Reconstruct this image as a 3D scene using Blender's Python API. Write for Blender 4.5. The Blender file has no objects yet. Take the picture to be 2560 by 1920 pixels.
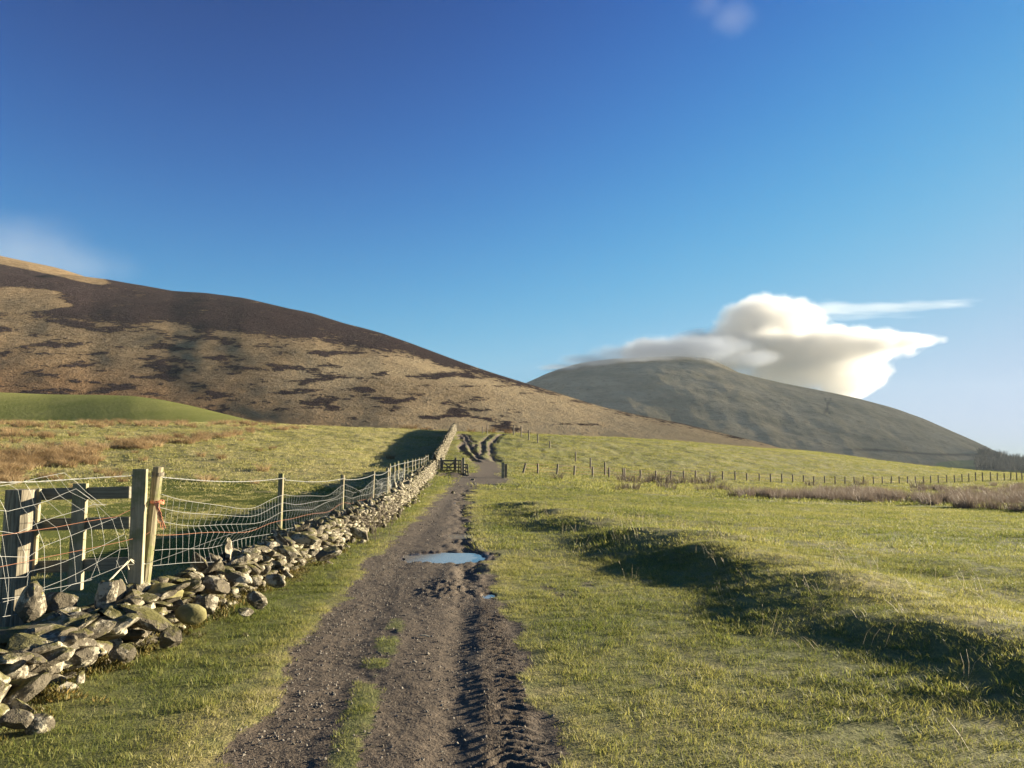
import bpy, bmesh, math, random
import numpy as np
from mathutils import Vector, Matrix, Euler

random.seed(7)
rng = np.random.default_rng(7)
S = bpy.context.scene
COL = S.collection
R = math.radians

# ------------------------------------------------------------------ camera, sky, sun, exposure
F = 1934.0                       # focal length in photo pixels (2560 wide)
CAMZ = 1.6
PITCH = R(5.6)
cam_d = bpy.data.cameras.new('camera')
cam = bpy.data.objects.new('camera', cam_d)
COL.objects.link(cam)
S.camera = cam
cam_d.sensor_width = 36
cam_d.lens = F / 2560 * 36
cam_d.clip_start = 0.05
cam_d.clip_end = 30000
cam.location = (0, 0, CAMZ)
cam.rotation_euler = (R(90) + PITCH, 0, 0)

SUN_AZ, SUN_EL = R(66), R(10)
EXPO = 2.2
world = bpy.data.worlds.new('World')
S.world = world
world.use_nodes = True
wn = world.node_tree
bg = wn.nodes['Background']
sky = wn.nodes.new('ShaderNodeTexSky')
sky.sky_type = 'NISHITA'
sky.sun_disc = False
sky.sun_elevation = SUN_EL
sky.sun_rotation = SUN_AZ
sky.air_density, sky.dust_density, sky.ozone_density = 1.0, 0.3, 1.0
sep = wn.nodes.new('ShaderNodeSeparateColor')
com = wn.nodes.new('ShaderNodeCombineColor')
wn.links.new(sky.outputs[0], sep.inputs[0])


def wmath(op, a, b):
    n = wn.nodes.new('ShaderNodeMath')
    n.operation = op
    for i, v in enumerate((a, b)):
        if isinstance(v, (int, float)):
            n.inputs[i].default_value = v
        else:
            wn.links.new(v, n.inputs[i])
    return n.outputs[0]


# one film-like response curve per channel over the whole sky
for ch, (g, m, A) in enumerate(((2.7, 14.0, 7.0), (3.1, 64.0, 38.0), (3.8, 256.0, 204.0))):
    v = wmath('POWER', wmath('MULTIPLY', sep.outputs[ch], 0.1), g)
    o = wmath('DIVIDE', wmath('MULTIPLY', v, A * 10 / 2 ** EXPO), wmath('ADD', wmath('MULTIPLY', v, m), 1.0))
    wn.links.new(o, com.inputs[ch])
wn.links.new(com.outputs[0], bg.inputs[0])
bg.inputs[1].default_value = 0.1

sun_d = bpy.data.lights.new('sun', 'SUN')
sun_d.energy = 5.0
sun_d.angle = R(0.5)
sun_d.color = (1.0, 0.87, 0.64)
sun = bpy.data.objects.new('sun', sun_d)
COL.objects.link(sun)
SUNV = Vector((math.sin(SUN_AZ) * math.cos(SUN_EL), math.cos(SUN_AZ) * math.cos(SUN_EL), math.sin(SUN_EL)))
sun.rotation_euler = SUNV.to_track_quat('Z', 'Y').to_euler()
sun.location = (60, 30, 60)

S.view_settings.view_transform = 'Standard'
S.view_settings.look = 'None'
S.view_settings.gamma = 1
S.view_settings.use_curve_mapping = False
S.view_settings.exposure = EXPO
S.render.engine = 'CYCLES'
S.cycles.max_bounces = 16
S.cycles.diffuse_bounces = 2
S.cycles.glossy_bounces = 2
S.cycles.transmission_bounces = 3
S.cycles.volume_bounces = 14
S.cycles.volume_max_steps = 256
S.cycles.use_denoising = True
S.cycles.denoiser = 'OPENIMAGEDENOISE'
S.cycles.denoising_input_passes = 'RGB_ALBEDO_NORMAL'
S.cycles.sample_clamp_indirect = 6


# ------------------------------------------------------------------ numpy noise
def _h(ix, iy, seed):
    n = (ix.astype(np.int64) * 374761393 + iy.astype(np.int64) * 668265263 + seed * 1442695041) & 0xFFFFFFFF
    n = ((n ^ (n >> 13)) * 1274126177) & 0xFFFFFFFF
    n = ((n ^ (n >> 16)) * 2246822519) & 0xFFFFFFFF
    return ((n ^ (n >> 15)) & 0xFFFF) / 65535.0 * 2 * math.pi


def gnoise(x, y, seed=0):
    x = np.asarray(x, float); y = np.asarray(y, float)
    x0 = np.floor(x); y0 = np.floor(y)
    fx = x - x0; fy = y - y0
    u = fx * fx * fx * (fx * (fx * 6 - 15) + 10); v = fy * fy * fy * (fy * (fy * 6 - 15) + 10)

    def gr(i, j):
        a = _h(x0 + i, y0 + j, seed)
        return np.cos(a) * (fx - i) + np.sin(a) * (fy - j)
    return ((gr(0, 0) * (1 - u) + gr(1, 0) * u) * (1 - v) + (gr(0, 1) * (1 - u) + gr(1, 1) * u) * v) * 1.5


def fbm(x, y, oct=4, seed=0, gain=0.5):
    s = 0; a = 1; t = 0
    for i in range(oct):
        s = s + a * gnoise(x * 2 ** i + 17.3 * i, y * 2 ** i - 9.1 * i, seed + i); t += a; a *= gain
    return s / t * 1.4


def sstep(a, b, x):
    t = np.clip((x - a) / (b - a), 0, 1)
    return t * t * (3 - 2 * t)


# ------------------------------------------------------------------ terrain: base profile
TC = [0, 600, 1100, 1200, 1300, 1500, 1700, 2000, 2300, 2560]
TY = [0, 15, 25, 45, 60, 77, 95, 116, 130, 150, 190, 230, 260, 300]
TZ = {
    0: [0] * 10,
    15: [0, 0, 0, 0, 0, 0, 0, 0, -.1, -.1],
    25: [.3, .1, .05, 0, 0, 0, -.1, -.25, -.35, -.4],
    45: [1.4, .9, .25, .2, .15, 0, -.3, -.7, -.9, -1.],
    60: [2.8, 2.0, .5, .4, .3, -.1, -.6, -1., -1.3, -1.4],
    77: [4.3, 3.6, 1.7, 1.4, 1.0, 0, -.7, -1.25, -1.65, -1.8],
    95: [6.1, 5.5, 3.9, 3.4, 3.1, 1.3, .2, -1.4, -1.85, -2.],
    116: [7.3, 7.0, 5.9, 5.6, 5.6, 4.2, 2.6, -.3, -1.8, -1.9],
    130: [7.9, 7.7, 6.4, 6.0, 6.0, 5.5, 4.0, .9, -1.4, -1.7],
    150: [7.6, 7.4, 5.8, 5.4, 5.4, 6.0, 5.3, 2.8, -.7, -1.6],
    190: [5, 4.5, 3, 3, 3, 4.5, 5.0, 4.2, .2, -2.],
    230: [1, 0, -2, -2, -2, -1, 0, 1, -3, -5],
    260: [-4, -5, -7, -7, -7, -6, -5, -4, -8, -10],
    300: [-12] * 10,
}
gc = np.arange(-700, 3300, 20.0)
gy = np.arange(0, 301, 1.0)
_rows = np.array([np.interp(gc, TC, TZ[y]) for y in TY])
BASE = np.array([np.interp(gy, TY, _rows[:, j]) for j in range(len(gc))]).T     # (Y, col)


def blur(a, sig, axis):
    r = int(sig * 3); k = np.exp(-0.5 * (np.arange(-r, r + 1) / sig) ** 2); k /= k.sum()
    pad = [(0, 0), (0, 0)]; pad[axis] = (r, r)
    b = np.pad(a, pad, mode='edge')
    return np.apply_along_axis(lambda v: np.convolve(v, k, 'valid'), axis, b)


BASE = blur(blur(BASE, 5, 0), 3.5, 1)


def Hbase(x, y):
    x = np.asarray(x, float); y = np.asarray(y, float)
    yc = np.maximum(y, 8.0)
    c = np.clip((1280 + F * x / yc + 700) / 20, 0, len(gc) - 1.001)
    r = np.clip(y, 0, 299.0)
    i = r.astype(int); j = c.astype(int); fr = r - i; fc = c - j
    i1 = np.minimum(i + 1, 300)
    return (BASE[i, j] * (1 - fc) + BASE[i, j + 1] * fc) * (1 - fr) + (BASE[i1, j] * (1 - fc) + BASE[i1, j + 1] * fc) * fr


cp, sp = math.cos(PITCH), math.sin(PITCH)


def ray(px, py):
    u = (px - 1280) / F; v = (960 - py) / F
    d = Vector((u, cp - v * sp, sp + v * cp))
    return d / d.y                    # per metre of Y


def PD(px, py, Y):
    d = ray(px, py)
    return Vector((d.x * Y, Y, CAMZ + d.z * Y))


def P(px, py):
    """the spot on the ground that one looks at through a pixel of the photograph"""
    d = ray(px, py)
    Y = np.arange(2.0, 290, 0.02)
    z = CAMZ + d.z * Y
    h = Hbase(d.x * Y, Y)
    k = np.nonzero(z <= h)[0]
    if not len(k):
        k = [int(np.argmin(z - h))]
    Y = Y[k[0]]
    return Vector((d.x * Y, Y, float(Hbase(d.x * Y, Y))))


# ------------------------------------------------------------------ plan of wall, track, bank
WALL = np.array([(-3.2, 2.0), (-3.2, 5), (-3.12, 9), (-3.1, 19), (-3.85, 31), (-4.25, 36), (-4.85, 45), (-5.75, 60), (-6.75, 78), (-7.4, 95), (-8.2, 113), (-8.8, 124)])


def wall_x(y):
    return np.interp(y, WALL[:, 1], WALL[:, 0])


TRY = [0, 4.25, 5.9, 7.1, 9, 12.7, 16, 20, 31, 38, 43, 47, 52, 58, 62, 66, 72, 82, 92, 112]
TRL = [-1.55, -1.58, -1.6, -1.8, -1.97, -2.25, -2.4, -2.5, -2.95, -3.2, -3.4, -3.75, -4.0, -3.4, -2.95, -3.0, -3.2, -4.6, -5.6, -6.8]
TRR = [.28, .22, .13, .06, -.12, -.55, -.8, -1.1, -1.75, -2.0, -1.7, -.4, -.1, -.7, -.75, -.9, -.95, -1.9, -2.2, -2.2]
RUT = [-.22, -.34, -.42, -.5, -.56, -.72, -.95, -1.22, -1.95, -2.3, -2.1, -2.0, -1.9, -1.7, -1.6, -1.7, -1.9, -2.6, -3.2, -3.6]
BANK = np.array([(5.9, 0), (5.2, 3.5), (4.5, 6), (4.05, 8.3), (3.7, 11), (3.1, 13.5), (2.2, 17.5), (1.35, 21), (.8, 25), (.5, 29)])


def seg_dist(x, y, pts):
    """distance to a polyline, and arc length of the nearest point"""
    best = np.full(np.shape(x), 1e9); arc = np.zeros(np.shape(x)); s = 0
    for (x0, y0), (x1, y1) in zip(pts[:-1], pts[1:]):
        dx, dy = x1 - x0, y1 - y0; L = math.hypot(dx, dy) + 1e-9
        t = np.clip(((x - x0) * dx + (y - y0) * dy) / L ** 2, 0, 1)
        d = np.hypot(x - x0 - t * dx, y - y0 - t * dy)
        m = d < best
        best = np.where(m, d, best); arc = np.where(m, s + t * L, arc); s += L
    return best, arc


def px_line(l):
    return [(P(a, b).x, P(a, b).y) for a, b in l]


RUTS = [px_line(l) for l in (
    [(1148, 1086), (1150, 1097), (1158, 1107), (1152, 1120), (1160, 1132), (1175, 1140), (1190, 1152)],
    [(1158, 1085), (1165, 1097), (1172, 1110), (1178, 1122), (1188, 1132), (1200, 1146)],
    [(1168, 1085), (1176, 1096), (1184, 1106), (1196, 1108)],
    [(1232, 1085), (1216, 1096), (1206, 1106), (1206, 1122), (1206, 1136)],
    [(1190, 1112), (1182, 1124), (1186, 1134)],
    [(1256, 1085), (1238, 1099), (1228, 1110), (1226, 1124), (1232, 1138), (1240, 1152)],
    [(1268, 1085), (1250, 1098), (1240, 1112)],
)]
RUTW = [.34, .3, .22, .3, .24, .36, .14]
# x, y, rx, ry, drop
PUD = []
for (a, b, rx, ry, dp) in ((1116, 1391, .66, .62, .03), (1150, 1337, .30, .36, .035), (1160, 1256, .32, .9, .03), (1230, 1213, .8, .9, .03), (1172, 1231, .32, .9, .03), (1222, 1487, .07, .14, .02)):
    p = P(a, b)
    PUD.append((p.x, p.y, rx, ry, dp, p.z))


def terrain(x, y):
    """height and surface masks of the ground near the track"""
    x = np.asarray(x, float); y = np.asarray(y, float)
    far = sstep(20, 90, y)
    z = Hbase(x, y)
    wx = wall_x(y)
    left = sstep(0, 1.2, wx - .7 - x)
    right = sstep(.5, 2.5, x - np.interp(y, TRY, TRR))
    # rolling turf
    z = z + .05 * fbm(x / 7, y / 7, 3, 3) * sstep(3, 12, y) + .10 * fbm(x / 22, y / 30, 2, 8) * far
    z = z + (.020 + .02 * left) * fbm(x / 1.3, y / 1.3, 3, 11) * (left + right).clip(0, 1)
    rough = left * sstep(12, 30, y) + right * sstep(34, 55, y) * .9
    z = z + .11 * rough * np.maximum(fbm(x / 1.1, y / 1.6, 3, 21), 0) ** 1.3
    z = z + .16 * rough * sstep(55, 80, y) * fbm(x / 2.6, y / 4.2, 3, 22)
    z = z - (.34 * sstep(4, 8, y) + .30 * sstep(10, 18, y)) * left * (1 - sstep(42, 68, y))
    z = z - .4 * left * sstep(62, 76, y) * (1 - sstep(100, 114, y)) * (1 - sstep(3, 12, wx - x))
    # bank beside the track
    d, arc = seg_dist(x, y, BANK)
    xb = np.interp(y, BANK[::1, 1], BANK[:, 0])
    wob = .35 * fbm(x / 2.3, y / 2.3, 2, 31)
    sd = (x - xb) * .88 + wob
    hb = np.interp(arc, [0, 3, 6, 10, 14, 17, 20, 24, 27, 30], [.22, .24, .24, .28, .30, .23, .23, .20, .18, .0])
    hb = hb * (1 + .55 * fbm(arc / 2.3, sd * .25, 2, 35)) * (1 - sstep(25, 30, y))
    bl = np.exp(-(np.minimum(sd, 0) / .95) ** 2)
    brr = np.exp(-(np.maximum(sd, 0) / 1.0) ** 2) * .55 + .45 * (1 - sstep(1.5, 9, sd))
    bk = hb * np.where(sd < 0, bl, brr)
    bk = bk - .0 * np.exp(-((sd + 1.25) / .6) ** 2) * (1 - sstep(22, 29, y))
    z = z + bk
    z = z + .018 * fbm(x / .7, y / .7, 2, 37) * np.exp(-(sd / 1.3) ** 2) * (y < 30)
    bankm = np.exp(-(sd / 1.4) ** 2) * (1 - sstep(24, 30, y))
    # track
    xl = np.interp(y, TRY, TRL); xr = np.interp(y, TRY, TRR); xt = np.interp(y, TRY, RUT)
    w = .10 + .012 * y
    en = fbm(x / .5, y / .9, 3, 41) * (.16 + .007 * y)
    mud = sstep(-w, w, x - xl + en) * sstep(-w, w, xr - x + en)
    upper = sstep(74, 84, y)
    mud = mud * (1 - upper * .75) * (1 - sstep(100, 112, y))
    # path to the small gate
    gp = np.exp(-(((x + 4.4) / 1.0) ** 2 + ((y - 57) / 4.5) ** 2) ** 2)
    mud = np.maximum(mud, gp * sstep(-.3, .4, gp - .35 + .3 * en))
    # trodden patch on the right
    for (cx, cy, rx, ry) in ((.55, 9.6, .30, .9), (.95, 10.4, .2, .8)):
        q = 1 - np.hypot((x - cx) / rx, (y - cy) / ry) + .9 * fbm(x / .25, y / .35, 2, 44)
        mud = np.maximum(mud, .5 * sstep(.1, .7, q))
    xc = np.interp(y, [3, 4.25, 5.9, 7.5, 9], [-.8, -.88, -1.05, -1.12, -1.25])
    strip = np.exp(-((x - xc) / .15) ** 2) * (1 - sstep(7.2, 9.4, y)) * sstep(-.5, .35, fbm(x / .3, y / .4, 3, 47) + .25)
    mud = mud * (1 - .8 * strip)
    tr = mud
    z = z - .012 * tr
    nearr = 1 - sstep(9.5, 11.5, y)
    z = z - (.020 * nearr + .035 * (1 - nearr) * (1 - sstep(36, 42, y))) * np.exp(-((x - xt) / (.10 + .004 * y)) ** 2)
    z = z - .014 * np.exp(-((x - xl - .45) / .22) ** 2) * (1 - sstep(36, 42, y))
    rid = sstep(.12, .24, x - xt) * (1 - sstep(-.12, .02, x - xr)) * nearr
    ph = (y + .55 * np.abs(x - (xt + xr) / 2 - .05)) / .115 + .5 * fbm(x / .3, y / .5, 2, 51)
    z = z + rid * (.007 + .012 * np.sin(2 * math.pi * ph) * sstep(-.6, .2, fbm(x / .4, y / .8, 2, 52) + .3))
    # broken, puddled right-hand wheel line further on
    brk = (1 - nearr) * np.exp(-((x - xt) / .35) ** 2) * (1 - sstep(40, 50, y))
    z = z + brk * .06 * fbm(x / .35, y / .7, 3, 54)
    z = z + tr * (.007 * fbm(x / .16, y / .16, 3, 57) + .010 * fbm(x / .6, y / .8, 2, 58))
    hum = np.exp(-(((x + .75) / .35) ** 2 + ((y - 9.9) / .8) ** 2))
    z = z + hum * (.05 + .03 * fbm(x / .1, y / .14, 2, 59))
    # deep ruts on the slope beyond the gates
    rm = np.zeros_like(z)
    for l, wd in zip(RUTS, RUTW):
        dd, aa = seg_dist(x + .25 * fbm(x / 2, y / 3, 2, 61), y, l)
        m_ = np.exp(-(dd / wd) ** 2)
        z = z - .20 * m_ * min(1, wd / .3)
        z = z + .03 * np.exp(-((dd - wd * 2) / wd) ** 2)
        rm = np.maximum(rm, np.exp(-(dd / (wd * 1.5)) ** 2))
    mud = np.maximum(mud, rm * .95)
    wet = np.zeros_like(z)
    for (cx, cy, rx, ry, dp, pz) in PUD:
        q = np.hypot((x - cx + .12 * rx * fbm(x / .3, y / .4, 2, 64)) / rx, (y - cy) / ry)
        m_ = 1 - sstep(.9, 1.3, q + .30 * fbm(x / .16, y / .4, 3, 65))
        z = np.where(m_ > 0, z * (1 - m_) + (pz - dp - .03) * m_, z)
        m2 = 1 - sstep(1.0, 1.7, q)
        mud = np.maximum(mud, m2); wet = np.maximum(wet, 1 - sstep(.95, 1.4, q))
    dry = .42 + .30 * fbm(x / 5, y / 5, 3, 71) + .18 * fbm(x / .9, y / .9, 2, 72) + .22 * bankm * (sd > -.5) + .42 * left + .1 * sstep(40, 60, y) * right
    edge = np.exp(-((x - xl + .05) / .25) ** 2) * .4 + np.exp(-((x - xr - .1) / .25) ** 2) * .3
    dry = dry + .38 * np.exp(-((x - xl + .22) / .28) ** 2) * (1 - sstep(5.5, 8, y))
    verge = sstep(-.1, .4, x - wx) * sstep(-.3, .3, xl - x)
    dry = dry - .16 * verge * (y < 50) + edge
    return z, mud.clip(0, 1), dry.clip(0, 1), wet, bankm, left


# ------------------------------------------------------------------ helpers
def link(o, parent=None):
    COL.objects.link(o)
    if parent is not None:
        o.parent = parent
    return o


def tag(o, label=None, cat=None, group=None, kind=None):
    if label: o['label'] = label
    if cat: o['category'] = cat
    if group: o['group'] = group
    if kind: o['kind'] = kind
    return o


def empty(name, loc, label, cat, group=None):
    o = bpy.data.objects.new(name, None)
    o.location = loc
    o.empty_display_size = .2
    link(o)
    return tag(o, label, cat, group)


def mesh_np(name, verts, faces, mat=None, smooth=True):
    """faces: (N,k) int array"""
    me = bpy.data.meshes.new(name)
    verts = np.asarray(verts, np.float32); faces = np.asarray(faces, np.int32)
    n, k = faces.shape
    me.vertices.add(len(verts)); me.vertices.foreach_set('co', verts.ravel())
    me.loops.add(n * k); me.loops.foreach_set('vertex_index', faces.ravel())
    me.polygons.add(n)
    me.polygons.foreach_set('loop_start', np.arange(0, n * k, k, dtype=np.int32))
    if smooth:
        me.polygons.foreach_set('use_smooth', np.ones(n, bool))
    me.update(calc_edges=True)
    if mat: me.materials.append(mat)
    return me


def set_attr(me, name, arr):
    a = me.attributes.new(name, 'FLOAT', 'POINT')
    a.data.foreach_set('value', np.asarray(arr, np.float32))


def obj(name, me, parent=None, mat=None):
    o = bpy.data.objects.new(name, me)
    if mat is not None:
        me.materials.clear(); me.materials.append(mat)
    return link(o, parent)


def bm_obj(name, bm, mat, parent=None, smooth=False):
    me = bpy.data.meshes.new(name)
    bm.to_mesh(me); bm.free()
    if smooth:
        for p in me.polygons: p.use_smooth = True
    me.materials.append(mat)
    return link(bpy.data.objects.new(name, me), parent)


def tube_data(pts, r, sides=4):
    """vertices and quads of a tube along points"""
    pts = [Vector(p) for p in pts]
    V = []; Fc = []
    n = len(pts)
    for i, p in enumerate(pts):
        t = (pts[min(i + 1, n - 1)] - pts[max(i - 1, 0)])
        if t.length < 1e-9: t = Vector((0, 0, 1))
        t.normalize()
        a = t.cross(Vector((0, 0, 1)) if abs(t.z) < .9 else Vector((1, 0, 0))).normalized(); b = t.cross(a)
        rr = r[i] if hasattr(r, '__len__') else r
        for k in range(sides):
            an = 2 * math.pi * k / sides
            V.append(p + a * math.cos(an) * rr + b * math.sin(an) * rr)
    for i in range(n - 1):
        for k in range(sides):
            k2 = (k + 1) % sides
            Fc.append((i * sides + k, i * sides + k2, (i + 1) * sides + k2, (i + 1) * sides + k))
    return V, Fc


def tubes(name, lines, r, mat, parent=None, sides=4):
    V = []; Fc = []
    for k, l in enumerate(lines):
        rr = r[k] if isinstance(r, (list, tuple)) else r
        v, f = tube_data(l, rr, sides); o = len(V)
        V += [tuple(q) for q in v]; Fc += [tuple(i + o for i in q) for q in f]
    return obj(name, mesh_np(name, V, Fc, mat), parent)


def box_bm(bm, size, mat4, bevel=0.0, rough=0.0):
    r = bmesh.ops.create_cube(bm, size=1.0)
    vs = r['verts']
    for v in vs:
        v.co = Vector((v.co.x * size[0], v.co.y * size[1], v.co.z * size[2]))
    if bevel:
        es = list({e for v in vs for e in v.link_edges})
        rb = bmesh.ops.bevel(bm, geom=es, offset=bevel, segments=1, affect='EDGES', profile=.5)
        vs = list({v for f in rb['faces'] for v in f.verts} | {v for v in vs if v.is_valid})
    for v in vs:
        v.co = mat4 @ (v.co + Vector((random.uniform(-rough, rough), random.uniform(-rough, rough), random.uniform(-rough, rough))))


# ------------------------------------------------------------------ materials
class NT:
    def __init__(self, name):
        self.m = bpy.data.materials.new(name)
        self.m.use_nodes = True
        self.t = self.m.node_tree
        self.t.nodes.clear()
        self.out = self.t.nodes.new('ShaderNodeOutputMaterial')

    def n(self, typ, **kw):
        nd = self.t.nodes.new(typ)
        for k, v in kw.items():
            if k == 'ins':
                for a, b in v.items(): self.put(nd, a, b)
            else:
                setattr(nd, k, v)
        return nd

    def put(self, nd, key, v):
        s = nd.inputs[key]
        if isinstance(v, bpy.types.NodeSocket): self.t.links.new(v, s)
        else: s.default_value = v

    def math(self, op, a, b=None, clamp=False):
        nd = self.n('ShaderNodeMath', operation=op, use_clamp=clamp); self.put(nd, 0, a)
        if b is not None: self.put(nd, 1, b)
        return nd.outputs[0]

    def mix(self, f, a, b):
        nd = self.n('ShaderNodeMix', data_type='RGBA'); self.put(nd, 0, f)
        self.put(nd, 6, a if not isinstance(a, tuple) else (*a, 1)); self.put(nd, 7, b if not isinstance(b, tuple) else (*b, 1))
        return nd.outputs[2]

    def noise(self, scale, detail=4, rough=.55, vec=None, dist=0):
        nd = self.n('ShaderNodeTexNoise'); self.put(nd, 'Scale', scale); self.put(nd, 'Detail', detail); self.put(nd, 'Roughness', rough); self.put(nd, 'Distortion', dist)
        if vec is not None: self.put(nd, 'Vector', vec)
        return nd.outputs[0]

    def ramp(self, x, a, b):
        nd = self.n('ShaderNodeMapRange', interpolation_type='SMOOTHSTEP'); self.put(nd, 0, x); self.put(nd, 1, a); self.put(nd, 2, b)
        return nd.outputs[0]

    def attr(self, name, typ='GEOMETRY'):
        return self.n('ShaderNodeAttribute', attribute_name=name, attribute_type=typ).outputs['Fac']

    def pos(self):
        return self.n('ShaderNodeNewGeometry').outputs['Position']

    def objc(self):
        return self.n('ShaderNodeTexCoord').outputs['Object']

    def vmul(self, v, s):
        nd = self.n('ShaderNodeVectorMath', operation='MULTIPLY'); self.put(nd, 0, v); self.put(nd, 1, s)
        return nd.outputs[0]

    def bump(self, h, strength=.5, dist=.05, nrm=None):
        nd = self.n('ShaderNodeBump'); self.put(nd, 'Height', h); self.put(nd, 'Strength', strength); self.put(nd, 'Distance', dist)
        if nrm is not None: self.put(nd, 'Normal', nrm)
        return nd.outputs[0]

    def pbsdf(self, col, rough=.8, nrm=None, spec=.3):
        nd = self.n('ShaderNodeBsdfPrincipled')
        self.put(nd, 'Base Color', col if not isinstance(col, tuple) else (*col, 1)); self.put(nd, 'Roughness', rough)
        self.put(nd, 'Specular IOR Level', spec)
        if nrm is not None: self.put(nd, 'Normal', nrm)
        self.t.links.new(nd.outputs[0], self.out.inputs[0])
        return nd

    def diffuse(self, col, nrm=None, rough=1.0):
        nd = self.n('ShaderNodeBsdfDiffuse'); self.put(nd, 0, col if not isinstance(col, tuple) else (*col, 1)); self.put(nd, 1, rough)
        if nrm is not None: self.put(nd, 'Normal', nrm)
        self.t.links.new(nd.outputs[0], self.out.inputs[0])
        return nd


def mat_ground():
    m = NT('turf_and_mud')
    p = m.pos()
    mud, dry, wet = m.attr('mud'), m.attr('dry'), m.attr('wet')
    n1 = m.noise(2.2, 5, .6, p); n2 = m.noise(14, 4, .6, p); n3 = m.noise(60, 3, .6, p)
    g = m.mix(m.ramp(m.math('ADD', m.math('MULTIPLY', n2, .6), m.math('MULTIPLY', dry, .6)), .35, .95), (.085, .095, .026), (.26, .215, .09))
    g = m.mix(m.ramp(n1, .35, .7), g, (.14, .145, .042))
    s = m.mix(m.ramp(n2, .3, .7), (.052, .039, .027), (.100, .075, .052))
    s = m.mix(m.ramp(n3, .45, .75), s, (.135, .107, .078))
    s = m.mix(m.math('MULTIPLY', wet, .8), s, (.035, .027, .02))
    msk = m.ramp(m.math('ADD', mud, m.math('MULTIPLY', m.math('SUBTRACT', n2, .5), .7)), .35, .6)
    col = m.mix(msk, g, s)
    h = m.math('ADD', m.math('MULTIPLY', n2, .6), m.math('MULTIPLY', n3, .35))
    b = m.bump(h, .8, .03)
    m.pbsdf(col, m.math('SUBTRACT', .9, m.math('MULTIPLY', wet, .6)), b, .25)
    return m.m


def mat_grass(name, a, b, c, rough=.6, tr=.35):
    """blades: colour from the clump's dryness and a chance per blade"""
    m = NT(name)
    dry = m.attr('dry', 'INSTANCER')
    rnd = m.n('ShaderNodeNewGeometry').outputs['Random Per Island']
    ob = m.n('ShaderNodeObjectInfo').outputs['Random']
    f = m.math('ADD', m.math('MULTIPLY', rnd, .75), m.math('MULTIPLY', m.math('SUBTRACT', ob, .5), .25))
    f = m.math('ADD', f, m.math('SUBTRACT', dry, .5))
    col = m.mix(m.ramp(f, -.1, .75), a, b)
    col = m.mix(m.ramp(f, .72, 1.15), col, c)
    d = m.n('ShaderNodeBsdfPrincipled'); m.put(d, 'Base Color', col); m.put(d, 'Roughness', rough); m.put(d, 'Specular IOR Level', .25)
    t = m.n('ShaderNodeBsdfTranslucent'); m.put(t, 0, col)
    mx = m.n('ShaderNodeMixShader'); m.put(mx, 0, tr)
    m.t.links.new(d.outputs[0], mx.inputs[1]); m.t.links.new(t.outputs[0], mx.inputs[2])
    m.t.links.new(mx.outputs[0], m.out.inputs[0])
    return m.m


def mat_stone():
    m = NT('lichened_stone')
    p = m.pos(); g = m.n('ShaderNodeNewGeometry'); ob = m.n('ShaderNodeObjectInfo').outputs['Random']
    n1 = m.noise(5, 5, .6, p); n2 = m.noise(22, 5, .65, p); n3 = m.noise(90, 3, .6, p); n4 = m.noise(9, 4, .6, m.vmul(p, (1.3, .8, 2.6)))
    isl = g.outputs['Random Per Island']
    base = m.mix(n2, (.060, .052, .038), (.145, .127, .095))
    base = m.mix(m.math('MULTIPLY', isl, .5), base, (.11, .088, .056))
    lich = m.ramp(m.math('ADD', n1, m.math('MULTIPLY', m.math('SUBTRACT', n2, .5), .5)), .50, .60)
    col = m.mix(lich, base, (.34, .305, .23))
    yel = m.ramp(m.noise(14, 3, .5, p), .66, .72)
    col = m.mix(m.math('MULTIPLY', yel, .8), col, (.26, .24, .07))
    dark = m.ramp(n4, .55, .68)
    col = m.mix(m.math('MULTIPLY', dark, .75), col, (.035, .03, .02))
    up = m.n('ShaderNodeSeparateXYZ', ins={0: g.outputs['Normal']}).outputs[2]
    moss = m.ramp(m.math('ADD', m.math('MULTIPLY', up, .35), m.noise(3.5, 5, .65, p)), .70, .84)
    col = m.mix(m.math('MULTIPLY', moss, .85), col, m.mix(n2, (.045, .042, .012), (.13, .12, .03)))
    h = m.math('ADD', m.math('MULTIPLY', n2, .7), m.math('MULTIPLY', n3, .3))
    h = m.math('ADD', h, m.math('MULTIPLY', n4, .8))
    m.pbsdf(col, .88, m.bump(h, .8, .03), .2)
    return m.m


def mat_plain_stone(name, c1, c2):
    m = NT(name)
    p = m.pos(); n1 = m.noise(8, 5, .6, p); n2 = m.noise(40, 4, .6, p)
    col = m.mix(m.ramp(n1, .35, .65), c1, c2)
    col = m.mix(m.ramp(n2, .6, .75), col, (.1, .09, .06))
    m.pbsdf(col, .85, m.bump(m.math('ADD', n1, m.math('MULTIPLY', n2, .5)), .6, .02), .2)
    return m.m


def mat_wood(name, c1, c2, alg=None, grain=(60, 60, 3)):
    m = NT(name)
    p = m.objc(); q = m.vmul(p, grain)
    n1 = m.noise(1, 4, .6, q); n2 = m.noise(6, 4, .6, p); n3 = m.noise(2.2, 3, .7, q)
    col = m.mix(m.ramp(n1, .3, .7), c1, c2)
    col = m.mix(m.math('MULTIPLY', m.ramp(n3, .6, .75), .8), col, tuple(v * .3 for v in c1))
    if alg: col = m.mix(m.math('MULTIPLY', m.ramp(n2, .42, .62), .8), col, alg)
    m.pbsdf(col, .8, m.bump(m.math('ADD', n1, n3), .5, .006), .2)
    return m.m


def mat_simple(name, c, rough=.7, metal=0.0, var=.3, scale=20):
    m = NT(name)
    n = m.noise(scale, 3, .6, m.pos())
    col = m.mix(n, tuple(v * (1 - var) for v in c), tuple(min(1, v * (1 + var)) for v in c))
    b = m.pbsdf(col, rough)
    b.inputs['Metallic'].default_value = metal
    return m.m


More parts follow.
